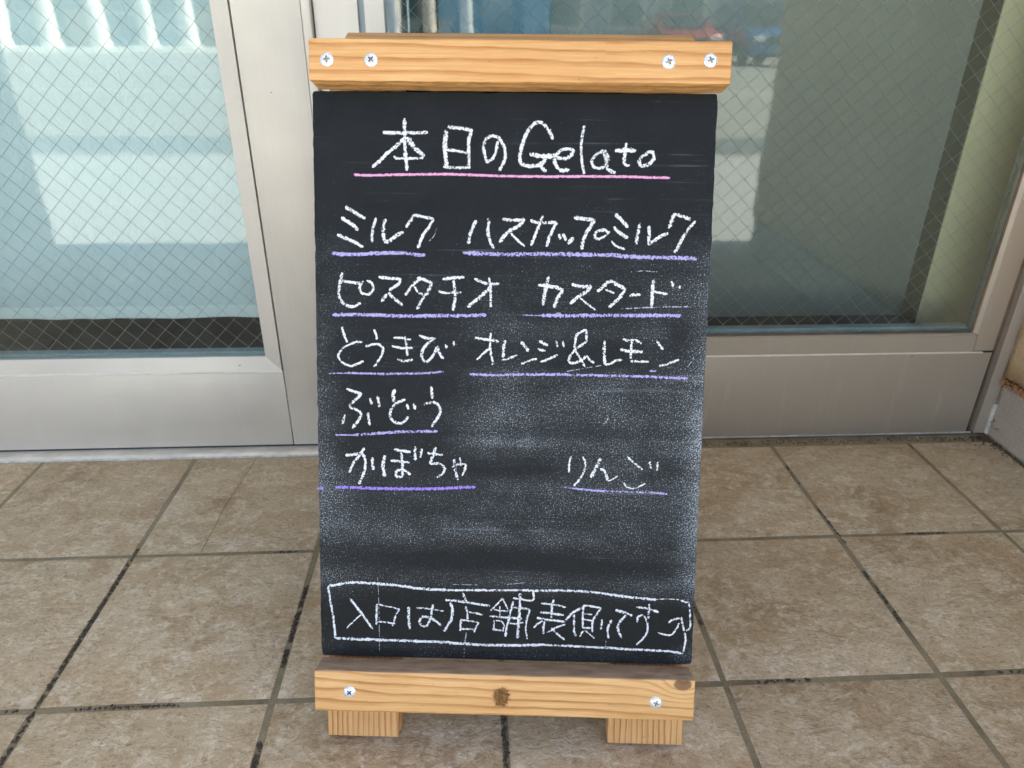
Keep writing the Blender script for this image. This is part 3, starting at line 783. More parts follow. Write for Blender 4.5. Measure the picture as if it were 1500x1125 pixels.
RF = -.033      # y of the rails' front
W_top = mat_wood('cedar_top_rail', 'x', (.02, .60), .0105, 1.0, (.42, .17, .045), (.71, .41, .165), joint=.314, face_tone='under', bend=.6)
W_bot = mat_wood('cedar_bottom_rail', 'x', (.03, -.12), .0098, 6.0, (.46, .19, .050), (.84, .51, .215), knots=((.4225, -.006, .012),), face_tone='ledge', bend=.7)
W_leg = mat_wood('cedar_leg', 'z', (.150, -.01), .0066, 11.0, (.40, .14, .035), (.80, .49, .21), bend=.35)
W_leg2 = mat_wood('cedar_leg_right', 'z', (.300, -.01), .0070, 15.0, (.40, .14, .035), (.80, .49, .21), bend=.40)
W_back = mat_wood('cedar_rear', 'x', (.02, .5), .009, 21.0, (.36, .16, .05), (.6, .34, .14))
tr_ = lobj('top_rail', uneven_box((.0066, RF, .6490), (.4434, .002, .6910), .0014, 14, .0008, 1), W_top, smooth=R(35))
br_ = lobj('bottom_rail', uneven_box((.0008, RF, -.0500), (.4368, -.0005+.0005-.0003, -.0006), .0022, 14, .0008, 2), W_bot, smooth=R(35))
for a, b, m, s_ in ((.0035, .0905, W_leg, 3), (.3450, .4360, W_leg2, 4)):
    lobj('leg', uneven_box((a, .0100, -.1080), (b, .0385, .6470), .0016, 8, .0006, s_, 2), m, smooth=R(35))
# panel: 9 mm board with worn, slightly ragged edges
bm = bmesh.new(); PW, PH, PT = .4394, .6484, .0092
def edge_loop():
    pts = []
    def seg(ax, ay, bx, by, n):
        for k in range(n):
            t_ = k/n; pts.append((ax+(bx-ax)*t_, ay+(by-ay)*t_))
    r = .004
    seg(r, 0, PW-r, 0, 60); pts += [(PW-r*.3, r*.3)]; seg(PW, r, PW, PH-r, 120); pts += [(PW-r*.3, PH-r*.3)]
    seg(PW-r, PH, r, PH, 60); pts += [(r*.3, PH-r*.3)]; seg(0, PH-r, 0, r, 120); pts += [(r*.3, r*.3)]
    out = []
    for (x, z) in pts:
        nn = .0009*mnoise.noise(Vector((x*70, z*70, 3))) + .0006*mnoise.noise(Vector((x*260, z*260, 8)))
        dx = nn if (x < .002 or x > PW-.002) else 0; dz = nn if z > PH-.002 else 0
        out.append((x+dx, z+dz))
    return out
lp = edge_loop(); cxm, czm = PW/2, PH/2
def ringv(y, ins):
    r_ = []
    for x, z in lp:
        d = Vector((cxm-x, czm-z)); 
        ix = ins if x < .003 else (-ins if x > PW-.003 else 0); iz = ins if z < .003 else (-ins if z > PH-.003 else 0)
        r_.append(bm.verts.new((x+ix, y, z+iz)))
    return r_
rs = [ringv(0, .0012), ringv(.0012, 0), ringv(PT-.001, 0), ringv(PT, .0008)]
for a, b in zip(rs[:-1], rs[1:]):
    for k in range(len(a)): bm.faces.new([a[k], a[(k+1) % len(a)], b[(k+1) % len(a)], b[k]])
bm.faces.new(rs[0]); bm.faces.new(rs[-1][::-1])
pn = lobj('chalk_panel', bm, M_board, smooth=R(35))
# screws: dished heads with a real cross recess
def screw_bm(c, rot, R0):
    bm = bmesh.new(); seg = 28
    a_, l_ = R0*.11, R0*.46
    cross = []
    for q in range(4):
        t_ = q*math.pi/2+rot; u_ = Vector((math.cos(t_), math.sin(t_))); w_ = Vector((-u_.y, u_.x))
        cross += [u_*l_-w_*a_*.8, u_*l_+w_*a_*.8, (u_+w_)*a_*1.25]
    def ring(r, y): return [bm.verts.new((c[0]+r*math.cos(2*math.pi*k/seg), c[1]+y, c[2]+r*math.sin(2*math.pi*k/seg))) for k in range(seg)]
    rr = [ring(R0, .0002), ring(R0, -.0004), ring(R0*.93, -.0011), ring(R0*.78, -.0018), ring(R0*.60, -.0022)]
    for A, B_ in zip(rr[:-1], rr[1:]):
        for k in range(seg): bm.faces.new([A[k], A[(k+1) % seg], B_[(k+1) % seg], B_[k]])
    cv = [bm.verts.new((c[0]+p.x, c[1]-.0022, c[2]+p.y)) for p in cross]
    inner = rr[-1]
    ed = [bm.edges.get((inner[k], inner[(k+1) % seg])) for k in range(seg)] + [bm.edges.new((cv[k], cv[(k+1) % 12])) for k in range(12)]
    bmesh.ops.triangle_fill(bm, use_beauty=True, edges=ed)
    dv = [bm.verts.new((v_.co.x*.96+c[0]*.04, c[1]-.0002, v_.co.z*.96+c[2]*.04)) for v_ in cv]
    rec = []
    for k in range(12): rec.append(bm.faces.new([cv[k], cv[(k+1) % 12], dv[(k+1) % 12], dv[k]]))
    rec.append(bm.faces.new(dv))
    for f in rec: f.material_index = 1
    return bm
for (x, z, rot, par) in ((.0258, .6698, .1, tr_), (.0719, .6698, .85, tr_), (.3792, .6702, .45, tr_), (.4218, .6719, .35, tr_), (.0419, -.0257, .75, br_), (.3929, -.0283, 1.2, br_)):
    o = obj('screw', screw_bm((x, RF+.0003, z), rot, .0073), [M_steel, M_recess], par, local=True, smooth=R(35))
# torn wood fibres round the plug in the middle of the lower rail
bm = bmesh.new(); rnd = random.Random(21); kc = (.2165, -.0265)
for k in range(230):
    a = rnd.uniform(0, 6.283); q = rnd.random()**.5*.0088
    x, z = kc[0]+q*math.cos(a)*.95, kc[1]+q*math.sin(a)*1.15
    L = rnd.uniform(.0012, .0040); th = a+rnd.gauss(0, .9); r = rnd.uniform(.00018, .00042)
    dx, dz = math.cos(th)*L, math.sin(th)*L; lift = rnd.uniform(.0002, .0016)
    s_ = Vector((-dz, 0, dx)).normalized()*r
    p0, p1 = Vector((x, RF-.0002, z)), Vector((x+dx, RF-.0002-lift, z+dz)); pm = (p0+p1)/2+Vector((0, -lift*.6, 0))
    for A_, B_ in ((p0, pm), (pm, p1)):
        vs = [bm.verts.new(p) for p in (A_-s_, A_+s_, B_+s_*.7, B_-s_*.7)]; vs2 = [bm.verts.new(p+Vector((0, .0004, 0))) for p in (A_-s_, A_+s_, B_+s_*.7, B_-s_*.7)]
        bm.faces.new(vs); bm.faces.new(vs2[::-1])
        for q2 in range(4): bm.faces.new([vs[q2], vs2[q2], vs2[(q2+1) % 4], vs[(q2+1) % 4]])
M_fib = plain('torn_wood_fibre', (.34, .16, .045, 1), .75, 0, .55, 300, .2)
obj('torn_fibres', bm, M_fib, br_, local=True, kind='stuff')
obj('wood_plug', lathe(bmesh.new(), [(.0078, RF+.001), (.0078, RF-.0001), (.004, RF-.0004)], 20, 'y', (kc[0], 0, kc[1])), plain('dark_plug', (.20, .09, .03, 1), .8, 0, .5, 300, .6, 900), br_, local=True)
# rear frame, leaning the other way
RV = Vector((-SV.x, -SV.y, SV.z)).normalized(); HP = SO + SV*.700 + SN*(-.030)
RN = SU.cross(RV).normalized()   # faces towards the street
RM = Matrix(((SU.x, -RN.x, RV.x, HP.x), (SU.y, -RN.y, RV.y, HP.y), (SU.z, -RN.z, RV.z, HP.z), (0, 0, 0, 1)))
def rear(bm):
    bm.transform(SM.inverted() @ RM); return bm
obj('rear_rail', rear(B((.026, .002, -.040), (.420, .034, .0075), .002)), W_back, sg, local=True)
obj('rear_rail', rear(B((.006, .018, -.74), (.434, .05, -.69), .002)), W_back, sg, local=True)
for a, b in ((.004, .09), (.345, .436)): obj('rear_leg', rear(B((a, -.012, -.804), (b, .0175, -.042), .002)), W_back, sg, local=True)
obj('rear_panel', rear(B((.0, .0177, -.688), (.439, .027, -.042), .001)), M_board, sg, local=True)

